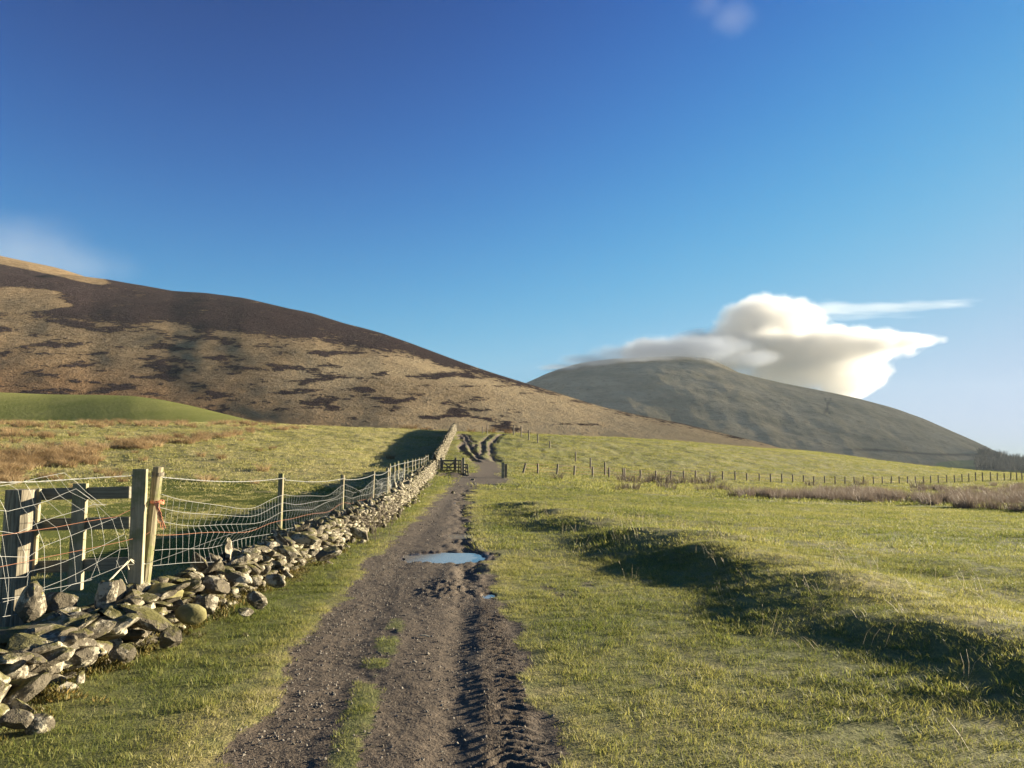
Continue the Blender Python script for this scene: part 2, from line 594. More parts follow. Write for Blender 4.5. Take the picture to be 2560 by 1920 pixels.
M_GROUND = mat_ground()
_m = NT('far_farmland')
_n = _m.noise(.012, 4, .55, _m.pos())
_m.diffuse(_m.mix(_m.ramp(_n, .4, .6), (.10, .115, .035), (.15, .14, .06)))
M_FARM = _m.m
M_GRASS = mat_grass('pasture_grass', (.115, .142, .028), (.31, .285, .085), (.50, .435, .24), tr=.45)
M_STALK = mat_grass('dead_stalk', (.34, .29, .17), (.42, .36, .22), (.5, .44, .3), tr=.3)
M_MOSS = mat_grass('moss', (.06, .05, .012), (.13, .10, .02), (.20, .13, .03), tr=.15)
M_RUSH = mat_grass('rush', (.14, .108, .082), (.23, .178, .135), (.36, .29, .21), tr=.25)
M_TUSS = mat_grass('dry_tussock', (.20, .13, .062), (.36, .25, .125), (.55, .42, .24), tr=.4)
M_STONE = mat_stone()
M_YSTONE = mat_plain_stone('yellow_lichen_stone', (.13, .115, .045), (.20, .18, .08))
M_PEB = mat_plain_stone('track_stone', (.09, .078, .062), (.20, .178, .15))
M_CORE = mat_simple('wall_core_earth', (.05, .042, .03), .95)
M_POST = mat_wood('weathered_post', (.15, .125, .075), (.30, .26, .17), (.13, .14, .045))
M_SQ = mat_wood('sawn_timber', (.22, .19, .13), (.36, .31, .21), (.16, .16, .08))
M_DARKW = mat_wood('dark_timber', (.10, .085, .065), (.19, .165, .125))
M_OLDW = mat_wood('old_cracked_timber', (.10, .085, .06), (.30, .26, .19))
M_RAIL = mat_wood('rail_timber', (.13, .12, .09), (.23, .21, .16), None, (3, 60, 60))
M_WIRE = mat_simple('galvanised_wire', (.27, .27, .255), .55, .3, .2)
M_RUST = mat_simple('rusty_wire', (.30, .13, .075), .7, .2)
M_TWINE = mat_simple('orange_twine', (.55, .22, .13), .9)
M_ROPE = mat_simple('pale_rope', (.55, .48, .34), .9)


# ------------------------------------------------------------------ ground meshes
pc = np.unique(np.concatenate([np.arange(-420, 620, 7.0), np.arange(620, 1480, 3.2), np.arange(1480, 2980, 6.0)]))
yr = 2.2 * np.exp(np.arange(0, 4.915, .0066))
PX, YY = np.meshgrid(pc, yr)
XX = (PX - 1280) / F * YY
ZZ, MUD, DRY, WET, BKM, LEFT = terrain(XX, YY)
nr, nc = XX.shape
idx = np.arange(nr * nc).reshape(nr, nc)
quads = np.stack([idx[:-1, :-1], idx[:-1, 1:], idx[1:, 1:], idx[1:, :-1]], -1).reshape(-1, 4)
XF, YF, ZF = XX.ravel(), YY.ravel(), ZZ.ravel()
qx = XF[quads].mean(1); qy = YF[quads].mean(1); qm = MUD.ravel()[quads].mean(1)
wxq = wall_x(qy)
cls = np.where(qx < wxq - .35, 1, np.where((qm > .5), 0, np.where((qx < np.interp(qy, TRY, TRL) + .4), 3, 2)))
VALL = np.stack([XF, YF, ZF], 1)
for k, nm in ((0, 'track'), (1, 'pasture'), (2, 'meadow'), (3, 'verge')):
    q = quads[cls == k]
    u, inv = np.unique(q, return_inverse=True)
    me = mesh_np(nm, VALL[u], inv.reshape(-1, 4), M_GROUND)
    set_attr(me, 'mud', MUD.ravel()[u]); set_attr(me, 'dry', DRY.ravel()[u]); set_attr(me, 'wet', WET.ravel()[u])
    tag(obj(nm, me), {'track': 'muddy rutted farm track running up to the gates', 'pasture': 'pale green pasture left of the stone wall',
                      'meadow': 'green grazed meadow right of the track', 'verge': 'strip of grass between stone wall and track'}[nm], kind='structure')


def ground_z(x, y):
    return terrain(x, y)[0]


# the land around and beyond, one sheet out to the horizon
rr_ = np.concatenate([[0], 1.5 * np.exp(np.linspace(0, math.log(3200 / 1.5), 64))])
aa_ = np.linspace(0, 2 * math.pi, 181)[:-1]
RR, AA = np.meshgrid(rr_, aa_, indexing='ij')
gx, gyy = RR * np.sin(AA), RR * np.cos(AA)
gz = np.where(gyy > 0, Hbase(gx, gyy), Hbase(gx, np.zeros_like(gyy) + 0.01))
side = np.abs(gx) / np.maximum(gyy, .1)
infan = (gyy > 1.9) & (side < .90)
gz = np.where(infan, gz - .6, gz - .02)
gz = gz * (1 - sstep(200, 300, RR)) + (-14 + 6 * fbm(gx / 900, gyy / 900, 2, 81)) * sstep(200, 300, RR)
gi = np.arange(RR.size).reshape(RR.shape)
g2 = np.roll(gi, -1, 1)
gq = np.stack([gi[:-1], gi[1:], g2[1:], g2[:-1]], -1).reshape(-1, 4)
me = mesh_np('ground', np.stack([gx.ravel(), gyy.ravel(), gz.ravel()], 1), gq, M_FARM)
set_attr(me, 'mud', np.zeros(gx.size)); set_attr(me, 'dry', .45 + .3 * fbm(gx / 120, gyy / 120, 3, 82).ravel()); set_attr(me, 'wet', np.zeros(gx.size))
tag(obj('ground', me), 'open farmland around and beyond the fields', kind='structure')


# ------------------------------------------------------------------ hills
def elev(py):
    return np.tan(PITCH + np.arctan((960 - np.asarray(py, float)) / F))


def hill(name, sil, yb, yr_fn, zb, prof, mat, cols, rows, seed, namp, masks, label, over=1.45, carve=None, slant=0.0, soft=0.0):
    """height field whose skyline, seen from the track, follows the photographed ridge"""
    px = np.array(cols); t = np.linspace(0, over, rows)
    sx, sy = zip(*sil)
    target = elev(np.interp(px, sx, sy))
    k = np.exp(-.5 * (np.arange(-4, 5) / 2.0) ** 2); k /= k.sum()
    target = np.convolve(np.pad(target, 4, mode='edge'), k, 'valid')
    Yr = yr_fn(px)
    PXg, Tg = np.meshgrid(px, t)
    Y = yb + (Yr[None, :] - yb) * Tg
    X = (PXg - 1280) / F * Y
    s = prof(Tg)
    zr = target * Yr - zb
    nz = fbm(X / 160, Y / 160, 4, seed) * namp + fbm(X / 34, Y / 34, 3, seed + 9) * namp * .16
    env = sstep(0, .25, Tg) * (1 - .75 * sstep(.65, .95, Tg))
    kb = np.exp(-.5 * (np.arange(-60, 61) / 22.0) ** 2); kb /= kb.sum()
    cv = carve(PXg, Tg, X, Y) if carve else 0
    def shaped(zr):
        if not soft: return zr[None, :] * s
        kk = np.exp(-.5 * (np.arange(-200, 201) * (px[1] - px[0]) / soft) ** 2); kk /= kk.sum()
        zs = np.convolve(np.pad(zr, 200, mode='edge'), kk, 'valid')
        w_ = np.clip(Tg, 0, 1) ** 2.5
        q = PXg + slant * (1 - np.clip(Tg, 0, 1))
        return (np.interp(q, px, zs) * (1 - w_) + np.interp(q, px, zr) * w_) * s
    Z = zb + shaped(zr) + (nz + cv) * env
    for _ in range(7):
        e = ((Z - CAMZ) / Y)
        mx = e.max(0)
        zr = zr + np.convolve(np.pad((target - mx) * Yr, 60, mode='edge'), kb, 'valid')
        Z = zb + shaped(zr) + (nz + cv) * env
    Z = Z + np.minimum(0, -sstep(1.05, over, Tg) * 30)
    n_, m_ = PXg.shape
    ii = np.arange(n_ * m_).reshape(n_, m_)
    q = np.stack([ii[:-1, :-1], ii[:-1, 1:], ii[1:, 1:], ii[1:, :-1]], -1).reshape(-1, 4)
    me = mesh_np(name, np.stack([X.ravel(), Y.ravel(), Z.ravel()], 1), q, mat)
    e = (Z - CAMZ) / Y
    for an, fn in masks.items():
        set_attr(me, an, fn(PXg, Tg, X, Y, e, target[None, :]).ravel())
    o = obj(name, me)
    tag(o, label, kind='structure')
    return o, (px, t, X, Y, Z)


def mat_fell():
    m = NT('heather_and_bent_grass')
    p = m.pos()
    hm, br, gr = m.attr('heather'), m.attr('bracken'), m.attr('green')
    q = m.vmul(p, (1, .6, 2.5))
    n1 = m.noise(.035, 6, .62, q); n2 = m.noise(.22, 5, .65, q); n3 = m.noise(.9, 3, .7, p)
    f = m.math('ADD', hm, m.math('ADD', m.math('MULTIPLY', m.math('SUBTRACT', n1, .5), 1.5), m.math('MULTIPLY', m.math('SUBTRACT', n2, .5), 2.6)))
    heath = m.ramp(f, -.16, .30)
    tan = m.mix(m.ramp(n2, .3, .7), (.215, .145, .075), (.37, .265, .15))
    tan = m.mix(m.math('MULTIPLY', m.ramp(n3, .5, .72), .5), tan, (.10, .065, .035))
    brk = m.mix(n2, (.19, .098, .045), (.31, .175, .085))
    tan = m.mix(m.math('MULTIPLY', m.attr('straw'), .9), tan, m.mix(n2, (.40, .29, .155), (.58, .445, .265)))  # straw grass colour, with the brighter light on the right slope put in
    tan = m.mix(m.math('MULTIPLY', br, .85), tan, brk)
    tan = m.mix(m.math('MULTIPLY', gr, .8), tan, m.mix(n2, (.10, .10, .035), (.22, .20, .09)))
    ht = m.mix(m.ramp(n3, .35, .7), (.032, .021, .021), (.070, .047, .044))
    col = m.mix(heath, tan, ht)
    h = m.math('ADD', m.math('MULTIPLY', n2, 1.0), m.math('MULTIPLY', n3, .5))
    h = m.math('ADD', h, m.math('MULTIPLY', heath, .25))
    m.diffuse(col, m.bump(h, .9, 1.6))
    return m.m


def mat_rhill():
    m = NT('pale_fell_grass')
    p = m.pos(); gr = m.attr('green'); sc = m.attr('scar')
    q = m.vmul(p, (1, .7, 2))
    n1 = m.noise(.012, 6, .62, q); n2 = m.noise(.07, 5, .65, q); n3 = m.noise(.3, 3, .7, p)
    col = m.mix(m.ramp(n1, .35, .65), (.20, .172, .108), (.31, .258, .168))
    col = m.mix(m.ramp(n2, .5, .75), col, (.15, .115, .07))
    col = m.mix(gr, col, (.17, .19, .075))
    col = m.mix(m.math('MULTIPLY', sc, .85), col, (.035, .03, .025))
    m.diffuse(col, m.bump(m.math('ADD', n2, m.math('MULTIPLY', n3, .4)), .8, 4.0))
    return m.m


def mat_green():
    m = NT('smooth_green_pasture')
    p = m.pos()
    n1 = m.noise(.08, 4, .6, m.vmul(p, (1, .3, 3))); n2 = m.noise(1.2, 4, .65, p)
    col = m.mix(m.ramp(n1, .3, .7), (.155, .168, .048), (.215, .21, .072))
    col = m.mix(m.ramp(n2, .5, .8), col, (.24, .225, .08))
    m.diffuse(col, m.bump(n2, .6, .25))
    return m.m


M_FELL, M_RHILL, M_GREEN = mat_fell(), mat_rhill(), mat_green()

SIL_L = [(-500, 540), (-250, 590), (0, 645), (110, 668), (214, 694), (330, 712), (420, 727), (498, 732), (600, 745), (694, 766), (780, 785), (856, 808), (950, 832), (1041, 864),
         (1157, 907), (1235, 933), (1308, 956), (1400, 984), (1504, 1017), (1610, 1040), (1712, 1060), (1810, 1084), (1909, 1108), (1980, 1130), (2100, 1165)]


def heather_mask(PXg, T, X, Y, e, tg):
    frac = e / tg
    pyb = np.interp(PXg, [-400, 0, 200, 400, 600, 850, 1000, 1150, 1300, 1500, 1900], [770, 792, 806, 812, 838, 862, 888, 924, 962, 1018, 1108])
    py = 960 - F * np.tan(np.arctan(e) - PITCH)
    top = (pyb - py) / 26
    n = fbm(PXg / 120, e * F / 20, 4, 101)
    thr = np.interp(PXg, [0, 900, 1200, 1500, 1900], [.17, .20, .30, .56, .9]) + .5 * (1 - sstep(.12, .34, frac))
    pat = (n - thr) * 1.5
    m = np.maximum(np.minimum(top + .5 * n, .62 + .3 * fbm(PXg / 60, e * F / 8, 3, 105)), pat)
    # bare grassy shoulder at the far left and the pale summit edge
    blob = 1 - np.hypot((PXg - 40) / 130, (e * F - float(elev(752)) * F) / 42)
    m = m - 2.2 * sstep(0, .5, blob + .3 * n)
    m = m - 3 * sstep(260, 160, PXg + 40 * n) * sstep(.955, .975, frac)
    return np.clip(m, -1.2, 1.2)


def bracken_mask(PXg, T, X, Y, e, tg):
    frac = e / tg
    return (1 - sstep(250, 1150, PXg + 300 * fbm(X / 90, Y / 90, 3, 111))) * (1 - sstep(.3, .65, frac)) * .9


def lgreen_mask(PXg, T, X, Y, e, tg):
    frac = e / tg
    return sstep(450, 800, PXg) * (1 - sstep(.10, .30, frac + .10 * fbm(X / 60, Y / 60, 3, 113))) * (1 - sstep(1250, 1500, PXg) * .8)


def carve_l(PXg, T, X, Y):
    # gully on the left flank with a spur on its sunny side, and a hollow near the foot
    ln = [(-420, .60), (-100, .66), (60, .70), (160, .80), (260, .92)]
    d, a = seg_dist(PXg, T * 600, [(p, t * 600) for p, t in ln])
    g = -9 * np.exp(-(d / 40) ** 2) * sstep(420, 200, PXg)
    return g


hill('fell', SIL_L, 190, lambda p: np.interp(p, [-500, 0, 600, 1200, 1900, 2100], [1000, 900, 780, 620, 470, 440]), -12,
     lambda t: np.where(t < 1, (1 - (1 - np.minimum(t, 1)) ** 1.0) * .35 + .65 * np.sin(np.minimum(t, 1) * math.pi / 2) ** 1.5, 1.0) - .25 * np.maximum(t - 1, 0) ** 1.5,
     M_FELL, np.arange(-500, 2104, 4.0), 230, 91, 3.2,
     {'heather': heather_mask, 'bracken': bracken_mask, 'straw': lambda PXg, T, X, Y, e, tg: sstep(600, 1350, PXg + 500 * fbm(X / 70, Y / 120, 4, 117)), 'green': lgreen_mask}, 'heather and straw coloured fell rising on the left', carve=carve_l)  # straw mask rises rightwards: paler grass plus painted slope light

SIL_R = [(900, 1130), (1100, 1060), (1200, 1010), (1313, 957), (1389, 925), (1458, 906), (1530, 897), (1600, 893), (1700, 890), (1782, 896), (1851, 932), (1920, 948), (2000, 966), (2075, 980), (2141, 994),
         (2230, 1018), (2315, 1049), (2400, 1087), (2488, 1129), (2530, 1143), (2600, 1152), (2800, 1166), (3000, 1185)]


def rgreen(PXg, T, X, Y, e, tg):
    py = 1150 - e * F
    a = sstep(0, .15, 1 - np.hypot((PXg - 2190) / 120, (py - 1158 - (PXg - 2190) * .10) / 9))
    b = sstep(0, .15, 1 - np.hypot((PXg - 2420) / 95, (py - 1163) / 13))
    return np.maximum(a, b)


def rscar(PXg, T, X, Y, e, tg):
    py = 1150 - e * F
    s = np.zeros_like(e)
    for off, ph in ((2066, 0), (2074, 2.0)):
        xx = off + 4 * np.sin((py - 1000) / 8 + ph)
        s = np.maximum(s, np.exp(-((PXg - xx) / 2.5) ** 2) * (py > 995) * (py < 1036))
    wl = 1128 + .05 * (PXg - 2200) + 2 * np.sin(PXg / 40)
    s = np.maximum(s, np.exp(-((py - wl) / 3.5) ** 2) * sstep(2080, 2160, PXg) * .9)
    s = np.maximum(s, sstep(.2, .5, sstep(2400, 2500, PXg) * sstep(1100, 1140, py) + .5 * fbm(PXg / 30, py / 12, 3, 131)) * sstep(2380, 2440, PXg) * sstep(1112, 1135, py))
    return s


def carve_r(PXg, T, X, Y):
    # spur running down from the summit towards the viewer, a gully beside it
    ln = [(1800, .98), (1840, .80), (1800, .62), (1740, .45)]
    d, a = seg_dist(PXg, T * 700, [(p, t * 700) for p, t in ln])
    return 8 * np.exp(-(d / 80) ** 2) * sstep(0, .1, T - .4) + 4 * fbm((PXg + 300 * T) / 90, T * 4, 4, 133) * sstep(1, .8, T)


hill('mountain', SIL_R, 900, lambda p: np.interp(p, [900, 1700, 2100, 2560, 3000], [2300, 2050, 1900, 1750, 1700]), -30,
     lambda t: np.where(t < 1, .25 * np.minimum(t, 1) + .75 * np.sin(np.minimum(t, 1) * math.pi / 2) ** 1.7, 1.0) - .3 * np.maximum(t - 1, 0) ** 1.5,
     M_RHILL, np.arange(900, 3000, 4.5), 200, 191, 7.0, {'green': rgreen, 'scar': rscar}, 'grey brown mountain on the right under a cap of cloud', over=1.15, carve=carve_r, slant=170, soft=170)

SIL_M = [(-500, 968), (0, 981), (120, 986), (240, 987), (330, 990), (400, 999), (470, 1013), (540, 1030), (620, 1049), (700, 1068), (760, 1085)]
hill('hillock', SIL_M, 120, lambda p: np.interp(p, [-500, 0, 700], [235, 225, 190]), 2.0,
     lambda t: np.sin(np.minimum(t, 1.3) * math.pi / 2 / 1.1) ** 1.2, M_GREEN, np.arange(-500, 764, 6.0), 60, 291, .5, {}, 'smooth bright green hillock at the foot of the fell', over=1.6)


# ------------------------------------------------------------------ scatter by geometry nodes
def scatter(name, pts, rot, scl, dry, protos, label, cat):
    coll = bpy.data.collections.new(name + ' sources')
    for p in protos: coll.objects.link(p)
    me = bpy.data.meshes.new(name)
    me.vertices.add(len(pts)); me.vertices.foreach_set('co', np.asarray(pts, np.float32).ravel())
    for an, arr in (('rot', rot), ('scl', scl)):
        a = me.attributes.new(an, 'FLOAT_VECTOR', 'POINT'); a.data.foreach_set('vector', np.asarray(arr, np.float32).ravel())
    set_attr(me, 'dry', dry)
    a = me.attributes.new('pick', 'INT', 'POINT'); a.data.foreach_set('value', rng.integers(0, len(protos), len(pts)).astype(np.int32))
    o = obj(name, me)
    g = bpy.data.node_groups.new(name, 'GeometryNodeTree')
    g.interface.new_socket('Geometry', in_out='INPUT', socket_type='NodeSocketGeometry')
    g.interface.new_socket('Geometry', in_out='OUTPUT', socket_type='NodeSocketGeometry')
    N = g.nodes; L = g.links
    gi_, go = N.new('NodeGroupInput'), N.new('NodeGroupOutput')
    ci = N.new('GeometryNodeCollectionInfo'); ci.inputs[0].default_value = coll; ci.inputs[1].default_value = True; ci.inputs[2].default_value = True
    ip = N.new('GeometryNodeInstanceOnPoints'); ip.inputs['Pick Instance'].default_value = True

    def na(nm, t):
        n = N.new('GeometryNodeInputNamedAttribute'); n.data_type = t; n.inputs[0].default_value = nm
        return n.outputs[0]
    er = N.new('FunctionNodeEulerToRotation')
    L.new(na('rot', 'FLOAT_VECTOR'), er.inputs[0])
    L.new(gi_.outputs[0], ip.inputs['Points']); L.new(ci.outputs[0], ip.inputs['Instance'])
    L.new(na('pick', 'INT'), ip.inputs['Instance Index']); L.new(er.outputs[0], ip.inputs['Rotation']); L.new(na('scl', 'FLOAT_VECTOR'), ip.inputs['Scale'])
    L.new(ip.outputs[0], go.inputs[0])
    md = o.modifiers.new('scatter', 'NODES'); md.node_group = g
    return tag(o, label, cat, kind='stuff')


def tuft(name, n, rad, hmin, hmax, w, lean, mat, seg=2, core=1.0):
    V = []; Fq = []
    for _ in range(n):
        a = random.uniform(0, 2 * math.pi); r = rad * math.sqrt(random.random()) * core
        bx, by = r * math.cos(a), r * math.sin(a)
        h = random.uniform(hmin, hmax); ww = w * random.uniform(.6, 1.3)
        fa = random.uniform(0, 2 * math.pi); la = a + random.uniform(-1.2, 1.2)
        ln = h * lean * random.uniform(.2, 1.3)
        wx_, wy_ = math.cos(fa) * ww / 2, math.sin(fa) * ww / 2
        b = len(V)
        for s in range(seg + 1):
            t = s / seg; k = 1 - t * .88
            cx, cy, cz = bx + math.cos(la) * ln * t * t, by + math.sin(la) * ln * t * t, h * (t - .18 * lean * t * t) - .01
            V += [(cx - wx_ * k, cy - wy_ * k, cz), (cx + wx_ * k, cy + wy_ * k, cz)]
        for s in range(seg):
            Fq.append((b + 2 * s, b + 2 * s + 1, b + 2 * s + 3, b + 2 * s + 2))
    me = mesh_np(name, V, Fq, mat, smooth=False)
    return bpy.data.objects.new(name, me)


def sample(y0, y1, dens, ulo=-.75, uhi=.75):
    A = (uhi - ulo) * (y1 ** 2 - y0 ** 2) / 2
    n = int(A * dens)
    y = np.sqrt(rng.uniform(y0 ** 2, y1 ** 2, n)); x = rng.uniform(ulo, uhi, n) * y
    return x, y


def grass_pts(y0, y1, dens, s0, s1):
    x, y = sample(y0, y1, dens, *((-.98, .98) if y0 < 5 else (-.8, .8)))
    z, mud, dry, wet, bk, lf = terrain(x, y)
    wx = wall_x(y)
    ok = rng.random(len(x)) > sstep(.25, .6, mud)
    ok &= ~((x < wx - .02) & (x > wx - .72)) & (wet < .3)
    x, y, z, dry = x[ok], y[ok], z[ok], dry[ok]; mud = mud[ok]; lf = lf[ok]
    n = len(x)
    rot = np.stack([rng.normal(0, .12, n), rng.normal(0, .12, n), rng.uniform(0, 6.28, n)], 1)
    s = rng.uniform(s0, s1, n) * (1 - .45 * sstep(.05, .4, mud)) * (1 + .35 * np.maximum(fbm(x / 1.2, y / 1.2, 2, 77), -.5))
    scl = np.stack([s, s, s * rng.uniform(.7, 1.25, n) * np.where(y > 40, 1 + .9 * np.maximum(fbm(x / 1.5, y / 2.5, 2, 79), -.3), 1)], 1)
    return np.stack([x, y, z], 1), rot, scl, dry


near = [tuft('grass_tuft', 52, .10, .012, .044, .0048, 1.0, M_GRASS) for _ in range(5)]
mid = [tuft('grass_tuft', 44, .21, .02, .065, .010, 1.0, M_GRASS) for _ in range(4)]
farr = [tuft('grass_tuft', 42, .50, .03, .085, .026, 1.1, M_GRASS, seg=1) for _ in range(4)]
A = [grass_pts(2.6, 13, 130, .75, 1.3), grass_pts(13, 38, 24, .8, 1.4), grass_pts(38, 195, 3.4, .8, 1.9)]
for a, pr, nm in zip(A, (near, mid, farr), ('grass', 'grass', 'grass')):
    scatter(nm, *a, pr, {0: 'short cropped grass in the foreground', 1: 'cropped turf in the middle distance', 2: 'rough turf up to the field crest'}[[near, mid, farr].index(pr)], 'grass')

# ------------------------------------------------------------------ stones
def rock_mesh(seed, subd, squash=(1, .75, .55), planes=8, mat=M_STONE, smooth=False, lo=.36):
    rnd = random.Random(seed)
    bm = bmesh.new()
    bmesh.ops.create_icosphere(bm, subdivisions=subd, radius=1)
    pl = []
    for _ in range(planes):
        n = Vector((rnd.gauss(0, 1), rnd.gauss(0, 1), rnd.gauss(0, 1))).normalized(); pl.append((n, rnd.uniform(lo, .88)))
    for v in bm.verts:
        c = v.co.copy()
        for n, d in pl:
            k = c.dot(n) - d
            if k > 0: c -= n * k
        c *= 1 + rnd.uniform(-.035, .035)
        v.co = Vector((c.x * squash[0], c.y * squash[1], c.z * squash[2]))
    me = bpy.data.meshes.new('stone')
    bm.to_mesh(me); bm.free()
    if smooth:
        for p in me.polygons: p.use_smooth = True
    me.materials.append(mat)
    return me


LIB = [rock_mesh(100 + i, 3, (1, random.uniform(.6, .9), random.uniform(.35, .7))) for i in range(18)]
LIB2 = [rock_mesh(200 + i, 2, (1, .75, .6)) for i in range(10)]
LIB1 = [rock_mesh(300 + i, 1, (1, .75, .65), 5) for i in range(8)]


def wall_frame(y):
    x = float(wall_x(y)); dx = float(wall_x(y + .3) - wall_x(y - .3)) / .6
    t = Vector((dx, 1, 0)).normalized()
    return x, t, Vector((t.y, -t.x, 0))


def wall_stones(y0, y1, hfun, width, lens):
    """courses of rubble: face, back and cap; gives (matrix, half-length) for every stone"""
    out = []
    for face in (0, 1):
        z0 = -.03; k = 0
        while z0 < 1.5:
            ch = random.uniform(.06, .115)
            y = y0 + random.uniform(0, .3)
            any_ = False
            while y < y1:
                ln = random.uniform(*lens) * (1.25 if k == 0 else 1)
                H = hfun(y)
                if z0 < H:
                    any_ = True
                    x, t, n = wall_frame(y)
                    off = -.10 - .16 * z0 if face == 0 else -(width - .12) + .14 * z0
                    off += random.uniform(-.06, .05)
                    zz = float(Hbase(x, y)) + z0 + ch / 2 + random.uniform(-.02, .02)
                    c = Vector((x, y, 0)) + n * off; c.z = zz
                    tilt = random.gauss(0, .16)
                    yaw = math.atan2(t.y, t.x) + random.gauss(0, .28)
                    if random.random() < .12: yaw += 1.2
                    m = Matrix.Translation(c) @ Euler((random.gauss(0, .25), tilt, yaw)).to_matrix().to_4x4() @ Matrix.Diagonal((ln * .62, random.uniform(.13, .2), ch * random.uniform(.85, 1.25), 1))
                    out.append((m, ln))
                y += ln * random.uniform(.85, 1.0)
            z0 += ch * .92; k += 1
            if not any_: break
    y = y0
    while y < y1:
        x, t, n = wall_frame(y)
        H = hfun(y)
        ln = random.uniform(.22, .42)
        c = Vector((x, y, 0)) + n * (-width / 2 + random.uniform(-.16, .16))
        c.z = float(Hbase(x, y)) + H + random.uniform(-.02, .06)
        up = random.random() < .35
        e = Euler((random.gauss(0, .3), random.gauss(0, .3) + (1.1 if up else 0), random.uniform(0, 3.14)))
        out.append((Matrix.Translation(c) @ e.to_matrix().to_4x4() @ Matrix.Diagonal((ln * .6, ln * .5, .085, 1)), ln))
        y += random.uniform(.12, .26)
    # tumbled stones at the foot
    y = y0
    while y < min(y1, 46):
        if random.random() < .55:
            x, t, n = wall_frame(y)
            r = random.uniform(.05, .13)
            q = Vector((x, y, 0)) + n * abs(random.gauss(.04, .14))
            q.z = float(ground_z(q.x, q.y)) + r * .25
            out.append((Matrix.Translation(q) @ Euler((random.uniform(0, 3), random.gauss(0, .4), random.uniform(0, 6))).to_matrix().to_4x4() @ Matrix.Diagonal((r * 1.3, r, r * .8, 1)), r * 2))
        y += .22
    return out


def near_h(y):
    h = float(np.interp(y, [3, 5, 6.2, 7.2, 8.4, 9.5, 12, 16, 22, 40, 58], [.26, .27, .28, .30, .33, .36, .40, .43, .47, .62, .85]))
    return h + .06 * float(gnoise(y / 1.3, 3.1, 5)) + .04 * float(gnoise(y / .4, 9.1, 6))


def far_h(y):
    return 1.2 + .12 * float(gnoise(y / 3.0, 1.0, 7))


def core_mesh(y0, y1, hf, width, parent):
    V = []; Fq = []; k = 0
    ys = np.arange(y0, y1, .3)
    for y in ys:
        x, t, n = wall_frame(y); zb = float(Hbase(x, y)); H = hf(y) - .05
        for off, z in ((-.12, -.1), (-.17, H * .6), (-.26, H), (-width + .26, H), (-width + .17, H * .6), (-width + .12, -.1)):
            p = Vector((x, y, 0)) + n * off
            V.append((p.x + random.uniform(-.02, .02), p.y, zb + z + random.uniform(-.03, .02)))
    for i in range(len(ys) - 1):
        for j in range(6):
            Fq.append((i * 6 + j, i * 6 + (j + 1) % 6, (i + 1) * 6 + (j + 1) % 6, (i + 1) * 6 + j))
    return obj('rubble_core', mesh_np('rubble_core', V, Fq, M_CORE, smooth=False), parent)


def build_wall(root, stones, n_ind):
    key = []
    for m, ln in stones:
        c = m.translation
        key.append(ln / max(c.y, 1.0))
    order = np.argsort(key)[::-1]
    for i in order[:n_ind]:
        m, ln = stones[i]
        o = bpy.data.objects.new('stone', random.choice(LIB))
        link(o, root); o.matrix_world = m
    rest = order[n_ind:]
    if len(rest):
        V = []; Fq = []; nv = 0
        cache = {}
        for i in rest:
            m, ln = stones[i]
            me = random.choice(LIB2 if m.translation.y < 42 else LIB1)
            if me.name not in cache:
                co = np.empty(len(me.vertices) * 3); me.vertices.foreach_get('co', co)
                fi = np.empty(len(me.polygons) * 3, int); me.polygons.foreach_get('vertices', fi)
                cache[me.name] = (co.reshape(-1, 3), fi.reshape(-1, 3))
            co, fi = cache[me.name]
            M3 = np.array(m)
            V.append(co @ M3[:3, :3].T + M3[:3, 3]); Fq.append(fi + nv); nv += len(co)
        o = obj('far_stones', mesh_np('far_stones', np.concatenate(V), np.concatenate(Fq), M_STONE, smooth=False), root)
        o['kind'] = 'stuff'


wall = empty('dry_stone_wall', (0, 0, 0), 'low tumbled dry stone wall along the track from the left corner to the gate', 'stone wall')
WS = wall_stones(4.0, 59.5, near_h, .68, (.11, .30))
